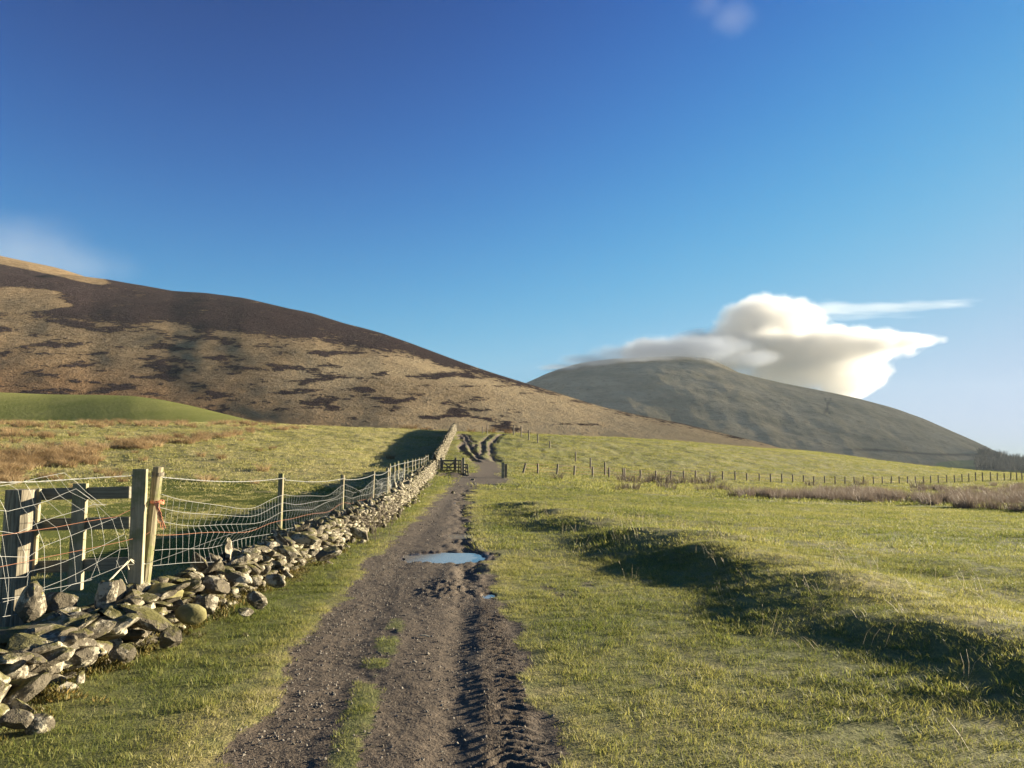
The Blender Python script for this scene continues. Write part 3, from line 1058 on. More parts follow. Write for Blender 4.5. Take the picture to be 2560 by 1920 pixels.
# stones that the photograph shows one by one: pixel, distance, half sizes, rotation
HERO = [
    (268, 1487, 6.9, (.10, .09, .19), (0, .15, .4), M_STONE), (74, 1506, 6.45, (.13, .12, .18), (.1, -.05, .2), M_STONE),
    (408, 1483, 7.7, (.19, .14, .10), (0, .1, .3), M_YSTONE), (477, 1535, 7.3, (.15, .12, .09), (.1, .15, -.2), M_YSTONE),
    (426, 1594, 6.7, (.10, .09, .13), (.2, .35, .3), M_STONE), (365, 1545, 6.7, (.30, .16, .08), (.2, .42, .5), M_STONE),
    (225, 1575, 6.2, (.19, .10, .07), (.3, -.25, .5), M_STONE), (300, 1560, 6.4, (.18, .1, .06), (.3, -.3, .6), M_STONE),
    (195, 1650, 5.9, (.14, .08, .10), (.3, -.5, .5), M_STONE), (306, 1635, 6.2, (.10, .07, .08), (.2, -.1, .4), M_STONE),
    (105, 1655, 5.6, (.21, .11, .07), (.3, -.3, .5), M_STONE), (28, 1655, 5.5, (.16, .11, .10), (.2, -.1, .3), M_STONE),
    (60, 1585, 5.9, (.36, .18, .08), (.1, -.08, .3), M_STONE), (150, 1560, 6.2, (.22, .15, .06), (.2, -.2, .3), M_STONE),
    (50, 1735, 5.2, (.20, .09, .06), (.3, -.5, .6), M_STONE), (-20, 1700, 5.2, (.22, .1, .08), (.3, -.4, .4), M_STONE),
    (150, 1515, 6.9, (.16, .13, .15), (.4, .1, .3), M_STONE), (330, 1500, 7.2, (.14, .12, .10), (.2, .2, .6), M_STONE),
    (520, 1510, 7.7, (.14, .09, .12), (.2, .3, .3), M_STONE), (545, 1465, 8.3, (.2, .14, .09), (.2, .4, .3), M_STONE),
    (600, 1445, 8.6, (.2, .12, .07), (.2, .4, .4), M_STONE), (610, 1530, 7.5, (.09, .07, .04), (.1, .1, .4), M_STONE),
    (100, 1815, 4.75, (.08, .06, .08), (.3, .1, .3), M_STONE), (40, 1800, 4.7, (.1, .07, .06), (.1, .2, .3), M_STONE),
    (640, 1500, 8.2, (.12, .08, .09), (.1, .5, .3), M_STONE), (690, 1450, 9.3, (.13, .09, .09), (.1, .4, .3), M_STONE),
    (820, 1385, 10.8, (.2, .14, .09), (.1, -.3, .4), M_STONE), (900, 1330, 12.6, (.2, .14, .11), (.1, .4, .4), M_STONE),
    (720, 1380, 10.3, (.22, .15, .08), (.1, .3, .4), M_STONE), (770, 1350, 11.6, (.26, .17, .09), (.1, .2, .4), M_STONE),
]
for k, (px, py, Y, sz, rt, mt) in enumerate(HERO):
    me = rock_mesh(400 + k, 3, (1, 1, 1), 11 if mt is M_STONE else 7, mt, smooth=(mt is M_YSTONE), lo=.55 if mt is M_STONE else .72)
    o = bpy.data.objects.new('stone', me); link(o, wall)
    o.matrix_world = Matrix.Translation(PD(px, py, Y)) @ Euler(rt).to_matrix().to_4x4() @ Matrix.Diagonal((sz[0], sz[1], sz[2], 1))
build_wall(wall, WS, 270)
core_mesh(3.6, 59.5, near_h, .68, wall)
wall2 = empty('dry_stone_wall', (0, 0, 0), 'dry stone wall climbing the slope beyond the gate', 'stone wall')
build_wall(wall2, wall_stones(62.5, 122, far_h, .7, (.25, .55)), 0)
core_mesh(62.5, 122, far_h, .7, wall2)

# ------------------------------------------------------------------ left wire fence
fence = empty('wire_fence', (0, 0, 0), 'sagging wire netting fence on posts behind the low stone wall', 'fence')


def round_post(bm_r, h, lean=(0, 0), sides=9, taper=.9, seed=0):
    rnd = random.Random(seed)
    V = []; Fc = []
    for i in range(5):
        t = i / 4
        for k in range(sides):
            a = 2 * math.pi * k / sides
            rr = bm_r * (1 - (1 - taper) * t) * (1 + rnd.uniform(-.05, .05))
            V.append((math.cos(a) * rr + lean[0] * t, math.sin(a) * rr + lean[1] * t, h * t))
    for i in range(4):
        for k in range(sides):
            Fc.append((i * sides + k, i * sides + (k + 1) % sides, (i + 1) * sides + (k + 1) % sides, (i + 1) * sides + k))
    V.append((lean[0], lean[1], h + .008)); c = len(V) - 1
    tri = [(4 * sides + k, 4 * sides + (k + 1) % sides, c) for k in range(sides)]
    me = bpy.data.meshes.new('post'); me.from_pydata(V, [], Fc + tri); me.update()
    return me


FP = [(705, 12.3), (858, 17.0), (932, 20.6), (968, 23.2)]
fpts = []
b0, b1 = PD(357, 1492, 7.75), PD(396, 1168, 7.75)
me = round_post(.052, (b1 - b0).z, ((b1 - b0).x, 0), 11, .95, 3); me.materials.append(M_POST)
o = obj('post', me, fence); o.location = b0
cap = bmesh.new(); bmesh.ops.create_cone(cap, cap_ends=True, segments=12, radius1=.058, radius2=.056, depth=.035)
oc = bm_obj('wire_band', cap, M_DARKW, o); oc.location = (b1.x - b0.x, 0, b1.z - b0.z - .06); oc.rotation_euler = (.2, .15, 0)
fpts.append((b0, b1))
ylist = [12.3, 17.0, 20.6, 23.2, 26.4, 28.6, 30.2, 33.5, 36.6, 39.5, 42.4, 45.5, 48.5, 51.5, 54.4, 57.2]
for i, y in enumerate(ylist):
    if i < 4:
        x = (FP[i][0] - 1280) / F * y
    else:
        x = float(wall_x(y)) - .62
    zb = float(Hbase(x, y)) - .05
    top = {0: 1.385, 1: 1.27, 2: 1.30, 3: 1.36}.get(i, zb + 1.42 + random.uniform(-.06, .05))
    lean = random.uniform(-.04, .04) if i else .02
    me = round_post(.047 if i < 5 else .05, top - zb, (lean, random.uniform(-.03, .03)), 8, .95, i); me.materials.append(M_POST)
    o = obj('post', me, fence); o.location = (x, y, zb)
    fpts.append((Vector((x, y, zb)), Vector((x + lean, y, top))))

net, stay, rusty, barb = [], [], [], []
for i in range(len(fpts) - 1):
    (a0, a1), (c0, c1) = fpts[i], fpts[i + 1]
    L = (c1 - a1).length; n = max(6, int(L / .22)) if i < 4 else 5
    hs = [.40, .55, .70, .84, .97, 1.10]
    rows_ = []
    for k, hh in enumerate(hs if i < 9 else (.55, .84, 1.1)):
        sag = random.uniform(.06, .2) if i < 3 else random.uniform(.0, .08); ph = random.uniform(0, 6)
        pts = []
        for s in range(n + 1):
            t = s / n
            p = a0.lerp(c0, t) + (a1 - a0).normalized().lerp((c1 - c0).normalized(), t) * hh
            p.z -= sag * math.sin(math.pi * t) * (.5 + .12 * k) - .025 * math.sin(9 * t + ph) * (t * (1 - t) * 4)
            p.x += .06 * math.sin(5 * t + ph) * math.sin(math.pi * t) + .055
            if i == 0:
                p.z += -.10 + .10 * t
            pts.append(p)
        rows_.append(pts)
        (rusty if k == 2 and i < 3 else net).append(pts)
    ns = int(L / (.16 if i < 4 else .3)) if i < 8 else 1
    for s in range(1, ns):
        t = s / ns * n; j = min(int(t), n - 1); f = t - j
        stay.append([r[j].lerp(r[j + 1], f) + Vector((0, 0, 0)) for r in rows_])
    bp = []
    for s in range(n + 1):
        t = s / n
        p = (a1 - Vector((0, 0, .10))).lerp(c1 - Vector((0, 0, .07)), t); p.z -= .05 * math.sin(math.pi * t) if i < 4 else .02; p.x += .05
        bp.append(p)
    barb.append(bp)


def wr(lines, r0=.0026, k=.00016):
    return [max(r0, k * l[0].y) for l in lines]


for l, r_ in zip(net, wr(net, .0024, .00012)): tubes('wire', [l], r_, M_WIRE, fence)
for l, r_ in zip(rusty, wr(rusty, .0022, .00012)): tubes('rusty_wire', [l], r_, M_RUST, fence)
o = tubes('wire_stays', stay, wr(stay, .0015, .00009), M_WIRE, fence); o['kind'] = 'stuff'
# near netting, bent and hanging towards the viewer


def ND(px, py):
    return PD(px, py, 6.45 + max(px, -60) / 345 * 1.15)


NETN = [
    [(-60, 1218), (0, 1215), (55, 1205), (100, 1194), (160, 1182), (190, 1205), (215, 1230), (262, 1266)],
    [(-60, 1268), (0, 1276), (20, 1278), (85, 1262), (125, 1250), (160, 1234), (190, 1222), (225, 1246)],
    [(-60, 1326), (0, 1328), (40, 1334), (90, 1310), (140, 1292), (200, 1275), (230, 1262), (266, 1261)],
    [(-60, 1388), (0, 1391), (70, 1393), (110, 1365), (160, 1346), (205, 1328), (250, 1310), (292, 1294)],
    [(-60, 1452), (0, 1446), (65, 1442), (76, 1428), (120, 1418), (160, 1405), (205, 1385), (250, 1367), (312, 1335)],
    [(-60, 1504), (0, 1498), (60, 1490), (120, 1465), (160, 1449), (200, 1430), (250, 1402), (300, 1373), (320, 1371)],
    [(-60, 1520), (0, 1507), (60, 1492), (110, 1475), (160, 1466), (200, 1457), (250, 1436), (310, 1412), (366, 1410)],
    [(-60, 1552), (0, 1543), (60, 1533), (110, 1511), (150, 1482), (180, 1461), (230, 1449)],
    [(366, 1410), (420, 1392), (480, 1370), (560, 1340), (640, 1318)],
]
for l in NETN:
    tubes('wire', [[ND(a, b) for a, b in l]], .0021, M_WIRE, fence)
for l in ([(-60, 1348), (0, 1339), (70, 1328), (140, 1318), (220, 1303), (290, 1292), (350, 1263), (390, 1250)], [(-60, 1430), (0, 1417), (60, 1405), (120, 1392), (230, 1370), (300, 1355), (360, 1340), (388, 1320)]):
    tubes('rusty_wire', [[ND(a, b) for a, b in l]], .0022, M_RUST, fence)
VN = [[(-5, 1240), (14, 1277), (22, 1335), (42, 1334), (66, 1392), (70, 1442), (64, 1490)], [(20, 1210), (45, 1225), (52, 1265), (90, 1310), (110, 1365), (112, 1418), (110, 1480)],
      [(60, 1204), (75, 1226), (84, 1262), (116, 1300), (142, 1320), (150, 1345), (152, 1405), (152, 1480)], [(85, 1198), (115, 1250), (160, 1290), (178, 1340), (186, 1394), (190, 1456)],
      [(115, 1190), (150, 1240), (210, 1278), (228, 1320), (232, 1375), (250, 1436)], [(140, 1186), (175, 1230), (240, 1262), (254, 1308), (262, 1362), (225, 1450)], [(190, 1222), (236, 1256), (280, 1298), (296, 1342), (300, 1373), (290, 1420)],
      [(300, 1293), (312, 1335), (320, 1371), (322, 1400)], [(-30, 1326), (4, 1395), (12, 1445), (20, 1500), (12, 1540)], [(5, 1335), (14, 1395), (22, 1446), (20, 1510)], [(290, 1400), (310, 1440), (318, 1458)]]
o = tubes('wire_stays', [[ND(a, b) for a, b in l] for l in VN], .0015, M_WIRE, fence); o['kind'] = 'stuff'
# barbed wire: two twisted strands with barbs
bl = [ND(-60, 1207), ND(0, 1206), ND(100, 1204), ND(200, 1197), ND(300, 1191), ND(356, 1188)] + [p for l in barb for p in l]
pts = []
for a, b in zip(bl[:-1], bl[1:]):
    n = max(1, int((b - a).length / .05)) if a.y < 14 else 3
    pts += [a.lerp(b, s / n) for s in range(n)]
s1, s2, bb_ = [], [], []
for i, p in enumerate(pts):
    ph = i * 1.2; r_ = .0042
    s1.append(p + Vector((math.cos(ph) * r_, 0, math.sin(ph) * r_))); s2.append(p - Vector((math.cos(ph) * r_, 0, math.sin(ph) * r_)))
    if i % 3 == 0 and p.y < 20: bb_.append([p + Vector((-.008, .004, -.014)), p + Vector((.008, -.004, .014))])
rl = [max(.0026, .00018 * p.y) for p in pts]
tubes('barbed_wire', [s1, s2] + bb_, [rl, rl] + [.0022] * len(bb_), M_WIRE, fence)

# rail fence in the gap
rf = empty('rail_fence', PD(200, 1440, 7.9), 'square sawn post and rail section behind the wire in the left foreground', 'rail fence')


def bar(name, p0, p1, w, d, mat, parent, bevel=.004, rough=.001, yaw=0):
    p0, p1 = Vector(p0), Vector(p1)
    bm = bmesh.new(); L = (p1 - p0).length
    box_bm(bm, (L, d, w), Matrix.Identity(4), bevel, rough)
    o = bm_obj(name, bm, mat, parent)
    dr = (p1 - p0).normalized()
    q = dr.to_track_quat('X', 'Z').to_matrix().to_4x4()
    o.matrix_basis = Matrix.Translation((p0 + p1) / 2 - (parent.location if parent else Vector())) @ q @ Matrix.Rotation(yaw, 4, 'X')
    return o


def vpost(name, x, y, z0, z1, w, d, mat, parent, yaw=0.0, lean=0.0):
    bm = bmesh.new()
    box_bm(bm, (w, d, z1 - z0), Matrix.Identity(4), .004, .0015)
    o = bm_obj(name, bm, mat, parent)
    o.location = Vector((x, y, (z0 + z1) / 2)) - (parent.location if parent else Vector())
    o.rotation_euler = (0, lean, yaw)
    return o


for px, pb, pt, Y, w, d in ((336, 1500, 1172, 7.62, .128, .10), (188, 1475, 1208, 7.75, .125, .09), (78, 1440, 1222, 7.72, .08, .07)):
    a, b = PD(px, pb, Y), PD(px, pt, Y)
    vpost('post', a.x, Y, a.z, b.z, w, d * .9, M_SQ, rf, R(13))
me = round_post(.135, 1.25, (.01, 0), 13, .97, 77); me.materials.append(M_OLDW)
o = obj('post', me, rf); q = PD(30, 1560, 7.55); o.location = q - rf.location; q2 = PD(30, 1224, 7.55)
o.scale = (1, 1, (q2.z - q.z) / 1.25)
for y0_, y1_ in ((1236, 1231), (1312, 1307), (1418, 1408)):
    bar('rail', PD(85, y0_, 7.82), PD(326, y1_, 7.74), .118, .04, M_RAIL, rf)
# twine and rope
tw = []
c = PD(386, 1256, 7.66)
for k in range(16):
    a = random.uniform(0, 6.28)
    tw.append([c + Vector((math.cos(a + s * .5) * .062, math.sin(a + s * .5) * .06 + .06, .012 * math.sin(a * 3 + s) + random.uniform(-.012, .012))) for s in range(8)])
for k in range(14):
    e = random.uniform(.1, .26); dx = random.uniform(.02, .11)
    tw.append([c + Vector((.03 + random.uniform(-.03, .03), -.02, 0)), c + Vector((.03 + dx * .4, -.03, -e * .45)), c + Vector((.03 + dx, -.03, -e))])
tag(tubes('twine', tw, .003, M_TWINE), 'frayed orange twine tied round the leaning round post', 'twine')
rp = [[ND(272, 1452), ND(295, 1428), ND(318, 1408), ND(326, 1398)], [ND(326, 1398), ND(318, 1412), ND(322, 1424)], [ND(326, 1400), ND(334, 1408), ND(338, 1412)], [ND(280, 1446), ND(300, 1424), ND(320, 1402)], [ND(326, 1398), ND(345, 1408), ND(362, 1410)]]
tag(tubes('rope', rp, .006, M_ROPE, sides=6), 'pale rope knotted from the wire beside the square post', 'rope')

# ------------------------------------------------------------------ gates
GY = 61.0


def g(px, py, Y=GY):
    return PD(px, py, Y)


gz0 = float(Hbase(g(1120, 1187).x, GY))
gate = empty('wooden_gate', g(1120, 1187), 'small dark wooden gate with crossed braces between the wall and the track', 'gate')
for px, top, w in ((1097.5, 1150, .10), (1103, 1144, .16), (1139, 1144, .17)):
    vpost('gate_post', g(px, 1150).x, GY, gz0 - .1, g(px, top).z, w, w, M_DARKW, gate)
for y_, w in ((1151.5, .13), (1160, .09), (1168.5, .09), (1176, .09), (1183.5, .11)):
    bar('rail', g(1105, y_, GY - .1), g(1137, y_, GY - .1), w, .05, M_DARKW, gate)
for a, b in (((1107, 1154), (1136, 1182)), ((1136, 1154), (1107, 1182))):
    bar('brace', g(*a, GY - .16), g(*b, GY - .16), .09, .03, M_DARKW, gate)
for px in (1106.5, 1136):
    bar('stile', g(px, 1150, GY - .04), g(px, 1185, GY - .04), .10, .05, M_DARKW, gate)
hur = empty('fence_panel', g(1150, 1188), 'short dark railed panel between the small gate and the open gate', 'fence panel')
for px, top, w in ((1147, 1152, .09), (1153, 1150, .12)):
    vpost('post', g(px, 1150, GY - .6).x, GY - .6, gz0 - .1, g(px, top, GY - .6).z, w, w, M_DARKW, hur)
for y_ in (1151, 1160, 1168, 1177, 1187):
    bar('rail', g(1140.5, y_, GY - .1), g(1154, y_ + .6, GY - .9), .09, .05, M_DARKW, hur)
fg = empty('field_gate', g(1158, 1190), 'open wooden field gate swung towards the viewer beside the track', 'gate')
vpost('gate_post', g(1158.5, 1150, 60).x, 60, gz0 - .1, g(1158.5, 1144, 60).z, .2, .2, M_SQ, fg)
e0 = [(1159.5, y_, 59.8) for y_ in (1161, 1168, 1175, 1182, 1189)]; e1 = [(1168.5, y_, 56.9) for y_ in (1162, 1171, 1180, 1189, 1197)]
for a, b in zip(e0, e1):
    bar('rail', PD(*a), PD(*b), .09, .05, M_DARKW, fg)
bar('stile', PD(1168.5, 1160, 56.9), PD(1171.5, 1200, 56.9), .10, .08, M_DARKW, fg)
bar('stile', PD(1164.5, 1161, 58.3), PD(1164.5, 1193, 58.3), .07, .06, M_DARKW, fg)
bar('brace', PD(1160.5, 1190, 59.6), PD(1168, 1163, 57), .08, .04, M_DARKW, fg)
for k, (px, top, w, mt, lb) in enumerate(((1257.5, 1156, .22, M_SQ, 'tall pale sided gate post on the right edge of the track'), (1264, 1160, .22, M_DARKW, 'shorter dark gate post just right of the tall one'))):
    p = P(px, 1196 - 1.5 * k)
    tag(vpost('gate_post', p.x, p.y, p.z - .1, PD(px, top, p.y).z, w, w, mt, None), lb, 'gate post', 'gate posts right of the track')

# ------------------------------------------------------------------ right-hand fences
R1 = [(1306, 1163, 1191, -5), (1344, 1164, 1195, 0), (1391, 1168, 1201, -2), (1434, 1169, 1200, -1), (1480, 1168, 1199, 0), (1521, 1171, 1199, 0), (1556, 1171, 1199, 0), (1559.5, 1171, 1199, 0), (1599, 1175, 1202, 0),
      (1636, 1177, 1203, -1), (1673, 1181, 1203, -2), (1706, 1181, 1204, 0), (1736, 1180, 1205, 0), (1772, 1180, 1205, 0), (1803, 1180, 1207, 0), (1834, 1183, 1207, 0), (1863, 1183, 1208, 0), (1894, 1184, 1208, 0),
      (1922, 1185, 1210, 0), (1950, 1185, 1210, 0), (1977, 1187, 1211, 0), (2003, 1189, 1212, -1), (2029, 1191, 1211, 0), (2056, 1191, 1214, 0), (2082, 1191, 1214, 0), (2106, 1192, 1213, -1), (2129, 1192, 1212, 0),
      (2153, 1192, 1211, 0), (2177, 1192, 1213, 0), (2199, 1192, 1213, 0), (2220, 1191, 1213, -2), (2241, 1192, 1213, 0), (2261, 1191, 1213, -1), (2281, 1191, 1211, 0), (2301, 1191, 1210, 0), (2319, 1190, 1210, 0),
      (2338, 1188, 1209, 0), (2359, 1188, 1208, 0), (2378, 1188, 1207, 0), (2397, 1186, 1206, 0), (2414, 1184, 1204, 0), (2431, 1181, 1201, 0), (2448, 1181, 1200, 0), (2468, 1181, 1199, 0), (2484, 1182, 1201, -1),
      (2502, 1183, 1200, 0), (2517, 1182, 1199, -2), (2533, 1182, 1199, 0), (2546, 1182, 1198, 0), (2558, 1183, 1199, 0), (2575, 1183, 1199, 0), (2595, 1183, 1199, 0)]
R2 = [(1206, 1067, 1082, 0), (1218, 1063, 1082, 0), (1284, 1062, 1083, 0), (1303, 1066, 1088, 0), (1322, 1076, 1098, 0), (1344, 1085, 1109, 0), (1374, 1103, 1126, 0), (1438, 1130, 1156, 0), (1475, 1145, 1172, 0), (1511, 1156, 1187, 0)]


def far_fence(rows_, label, wires, y_of):
    root = empty('post_and_wire_fence', (0, 0, 0), label, 'fence')
    tops = []
    pm = [round_post(.06, 1.0, (0, 0), 6, .95, 900 + i) for i in range(4)]
    for m_ in pm: m_.materials.append(M_DARKW)  # darker timber colour stands in for the posts' shaded sides
    for (px, t, b, sl) in rows_:
        Y = y_of(px, t, b)
        x = (px - 1280) / F * Y; zb = float(ground_z(x, Y)); top = PD(px, t, Y)
        h = max(.9, min(1.5, top.z - zb))
        o = bpy.data.objects.new('post', random.choice(pm)); link(o, root)
        o.location = (x, Y, zb - .1); o.scale = (1.5, 1.5, h + .12); o.rotation_euler = (0, R(-sl * 3), 0)
        tops.append((Vector((x, Y, zb)), h))
    for f in wires:
        tubes('wire', [[p + Vector((0, -.07, h * f)) for p, h in tops]], .006, M_RUST, root)


ROW1Y = ([1262, 1344, 1434, 1559, 1700, 1850, 2000, 2150, 2300, 2450, 2560, 2600], [61, 66, 69, 74, 81, 87, 93, 100, 109, 119, 126, 129])
far_fence(R1, 'long line of thin posts and wire across the foot of the green slope', (.92, .6, .3), lambda px, t, b: float(np.interp(px, *ROW1Y)))
far_fence(R2, 'shorter line of posts coming down the slope from the crest', (.9, .5), lambda px, t, b: float(np.interp(px, [1206, 1284, 1322, 1374, 1438, 1511], [116, 115, 107, 100, 89, 77])))

# ------------------------------------------------------------------ puddles
m = NT('puddle_water')
nn = m.noise(6, 2, .5, m.pos())
b = m.pbsdf((.21, .19, .16), .06, m.bump(nn, .02, .005), 1.0)
M_WATER = m.m
PL = ['broad pale puddle across the right half of the track', 'narrow puddle in the right rut beyond the broad one', 'thin far puddle in the right rut', 'wide shallow puddle on the muddy patch before the gate posts',
      'short puddle at the bend of the track before the open gate', 'tiny puddle in the grass edge right of the gravel hump']
for (cx, cy, rx, ry, dp, pz), lb in zip(PUD, PL):
    n = 40
    V = [(cx, cy, pz - dp)]
    for k in range(n):
        a = 2 * math.pi * k / n; q = 1.18 + .10 * math.sin(3 * a + cx * 5) + .07 * math.sin(7 * a + cy)
        V.append((cx + math.cos(a) * rx * q, cy + math.sin(a) * ry * q, pz - dp + .012 * math.sin(a) * ry * q))
    me = mesh_np('puddle', V, [(0, k + 1, (k + 1) % n + 1) for k in range(n)], M_WATER)
    tag(obj('puddle', me), lb, kind='structure')

# ------------------------------------------------------------------ gravel, rocks, moss, stalks
peb = [bpy.data.objects.new('pebble', rock_mesh(600 + i, 1, (1, .8, .55), 4, M_PEB)) for i in range(6)]


def gravel_pts(y0, y1, dens, r0, r1, ulo, uhi):
    x, y = sample(y0, y1, dens, ulo, uhi)
    z, mud, dry, wet, bk, lf = terrain(x, y)
    xl = np.interp(y, TRY, TRL)
    ed = np.exp(-((x - xl - .25) / .3) ** 2) + .8 * np.exp(-(((x + .75) / .4) ** 2 + ((y - 9.9) / .9) ** 2))
    ok = (mud > .35) & (rng.random(len(x)) < .30 + .7 * ed) & (wet < .5) & (y < 60)
    x, y, z = x[ok], y[ok], z[ok]; n = len(x)
    s = (r0 + (r1 - r0) * rng.random(n) ** 3)
    rot = rng.uniform(0, 6.28, (n, 3))
    return np.stack([x, y, z], 1), rot, np.stack([s, s, s], 1), np.full(n, .5)


g1, g2_ = gravel_pts(2.8, 14, 900, .003, .017, -.55, .12), gravel_pts(14, 60, 40, .010, .035, -.2, .05)
GP = [np.concatenate(q) for q in zip(g1, g2_)]
scatter('gravel', *GP, peb, 'small loose stones over the muddy track', 'gravel')

for px, py, r_, lb in ((1132, 1231.5, .17, 'pale flat rock lying on the track before the gate'), (1181, 1200, .22, 'pale rock at the foot of the open field gate'), (1146, 1212, .08, 'small white stone on the track below the small gate'),
                       (1069, 1632, .028, 'dark fist sized stone in the middle of the near track'), (1038, 1654, .026, 'grey pebble on the near track left of the dark stone'), (610, 1595, .05, 'pale slab half sunk in the grass below the wall'),
                       (1335, 1190, .16, 'pale stone in the grass right of the gate posts')):
    p = P(px, py)
    me = rock_mesh(int(px), 3, (1, .7, .5), 8, M_PEB if 'dark' in lb or 'pebble' in lb else M_STONE)
    o = obj('rock', me); o.location = (p.x, p.y, float(ground_z(p.x, p.y)) + r_ * .2); o.scale = (r_, r_, r_); o.rotation_euler = (.1, .1, random.uniform(0, 3))
    tag(o, lb, 'rock')
p0, p1 = P(1048, 1589), P(1075, 1594)
p0.z = float(ground_z(p0.x, p0.y)) + .012; p1.z = float(ground_z(p1.x, p1.y)) + .012
tag(tubes('stick', [[p0, p0.lerp(p1, .5) + Vector((0, .01, .006)), p1]], [[.004, .006, .004]], M_ROPE, sides=6), 'pale dry stick lying on the near track', 'stick')

mossp = [tuft('moss_tuft', 60, .07, .01, .03, .008, .6, M_MOSS, seg=1) for _ in range(3)]
x = []; y = []
for _ in range(900):
    yy = random.uniform(4.2, 14); xx = float(wall_x(yy)) + random.gauss(.02, .13); x.append(xx); y.append(yy)
x = np.array(x); y = np.array(y); ok = fbm(x / .5, y / .5, 2, 301) > -.05
x, y = x[ok], y[ok]; n = len(x)
z = terrain(x, y)[0] + np.clip((wall_x(y) - x) * .5, 0, .1)
scatter('moss', np.stack([x, y, z], 1), np.stack([rng.normal(0, .3, n), rng.normal(.3, .3, n), rng.uniform(0, 6, n)], 1), np.repeat(rng.uniform(.8, 1.8, n)[:, None], 3, 1), rng.random(n), mossp, 'brown green moss along the foot of the stone wall', 'moss')

stk = []
for i in range(4):
    V = []; Fq = []
    for _ in range(3):
        h = random.uniform(.10, .24); a = random.uniform(0, 6.28); b0_ = Vector((random.gauss(0, .04), random.gauss(0, .04), 0))
        v, f = tube_data([b0_, b0_ + Vector((math.cos(a) * h * .1, math.sin(a) * h * .1, h * .55)), b0_ + Vector((math.cos(a) * h * .35, math.sin(a) * h * .35, h))], [.0016, .0013, .0022], 3)
        o_ = len(V); V += [tuple(q) for q in v]; Fq += [tuple(k + o_ for k in q) for q in f]
    stk.append(bpy.data.objects.new('stalk', mesh_np('stalk', V, Fq, M_STALK)))
x, y = sample(4.5, 24, 6, -.1, .62)
z, mud, dry, wet, bk, lf = terrain(x, y)
ok = rng.random(len(x)) < bk * .75 + .015
x, y, z = x[ok], y[ok], z[ok]; n = len(x)
scatter('stalks', np.stack([x, y, z], 1), np.stack([rng.normal(0, .3, n), rng.normal(0, .3, n), rng.uniform(0, 6.28, n)], 1), np.repeat(rng.uniform(.7, 1.5, n)[:, None], 3, 1), rng.random(n), stk, 'thin pale dead stalks standing on the grassy bank', 'dead stalks')

# ------------------------------------------------------------------ rushes and tussocks
rush_protos = [tuft('rush', 110, .34, .35, .75, .016, .45, M_RUSH, seg=2, core=.8) for _ in range(5)]
RC = [(1391, 1199, .8), (1560, 1205, .9), (1576, 1207, 1.15), (1609, 1207, .8), (1630, 1206, .95), (1654, 1208, 1.25), (1662, 1220, 1.0), (1692, 1210, 1.1), (1554, 1226, .8), (1581, 1226, 1.0), (1677, 1226, .7),
      (1735, 1207, .8), (1766, 1210, 1.1), (1741, 1211, .6), (1752, 1228, .8), (1788, 1226, 1.0), (1810, 1226, .8), (1824, 1230, .6), (1838, 1240, 1.0), (1857, 1240, 1.0), (1892, 1243, 1.0), (1912, 1243, 1.0), (2292, 1222, .9), (2026, 1216, .7), (2155, 1214, .8)]
ordn = ['first', 'second', 'third', 'fourth', 'fifth', 'sixth', 'seventh', 'eighth', 'ninth', 'tenth', 'eleventh', 'twelfth', 'thirteenth', 'fourteenth', 'fifteenth', 'sixteenth', 'seventeenth', 'eighteenth', 'nineteenth', 'twentieth',
        'twenty-first', 'twenty-second', 'twenty-third', 'twenty-fourth', 'twenty-fifth']
RC.sort()
for k, (px, py, s) in enumerate(RC):
    p = P(px, py)
    o = bpy.data.objects.new('rush_clump', rush_protos[k % 5].data); link(o)
    o.location = (p.x, p.y, float(ground_z(p.x, p.y))); s = s * p.y / 60; o.scale = (s * 2.2, s * 1.4, s * 1.3)
    tag(o, 'dry brown rush clump by the right fence, %s from the left' % ordn[k], 'rushes', 'rush clumps near the right fence')

X = []; Yy = []
while len(X) < 640:
    px = random.uniform(1840, 2760); py = random.uniform(1212, 1292)
    lo = np.interp(px, [1900, 2100, 2240, 2400, 2560, 2760], [1240, 1226, 1232, 1222, 1206, 1200]); hi = np.interp(px, [1900, 2100, 2300, 2560, 2760], [1247, 1254, 1266, 1280, 1290])
    if py < lo or py > hi: continue
    p = P(px, py); dn = .5 + .6 * float(fbm(p.x / 6, p.y / 6, 2, 311))
    if dn > .38 and random.random() < dn + .25: X.append(p.x); Yy.append(p.y)
x = np.array(X); y = np.array(Yy); n = len(x)
s = rng.uniform(.7, 1.2, n) * (1 + .25 * fbm(x / 5, y / 5, 2, 312))
scatter('rush_bed', np.stack([x, y, ground_z(x, y)], 1), np.stack([np.zeros(n), np.zeros(n), rng.uniform(0, 6, n)], 1), np.stack([s * 1.3, s * 1.3, s], 1), np.clip(.5 + .4 * fbm(x / 4, y / 4, 2, 313), 0, 1), rush_protos,
        'wide bed of brown rushes at the right side of the meadow', 'rushes')

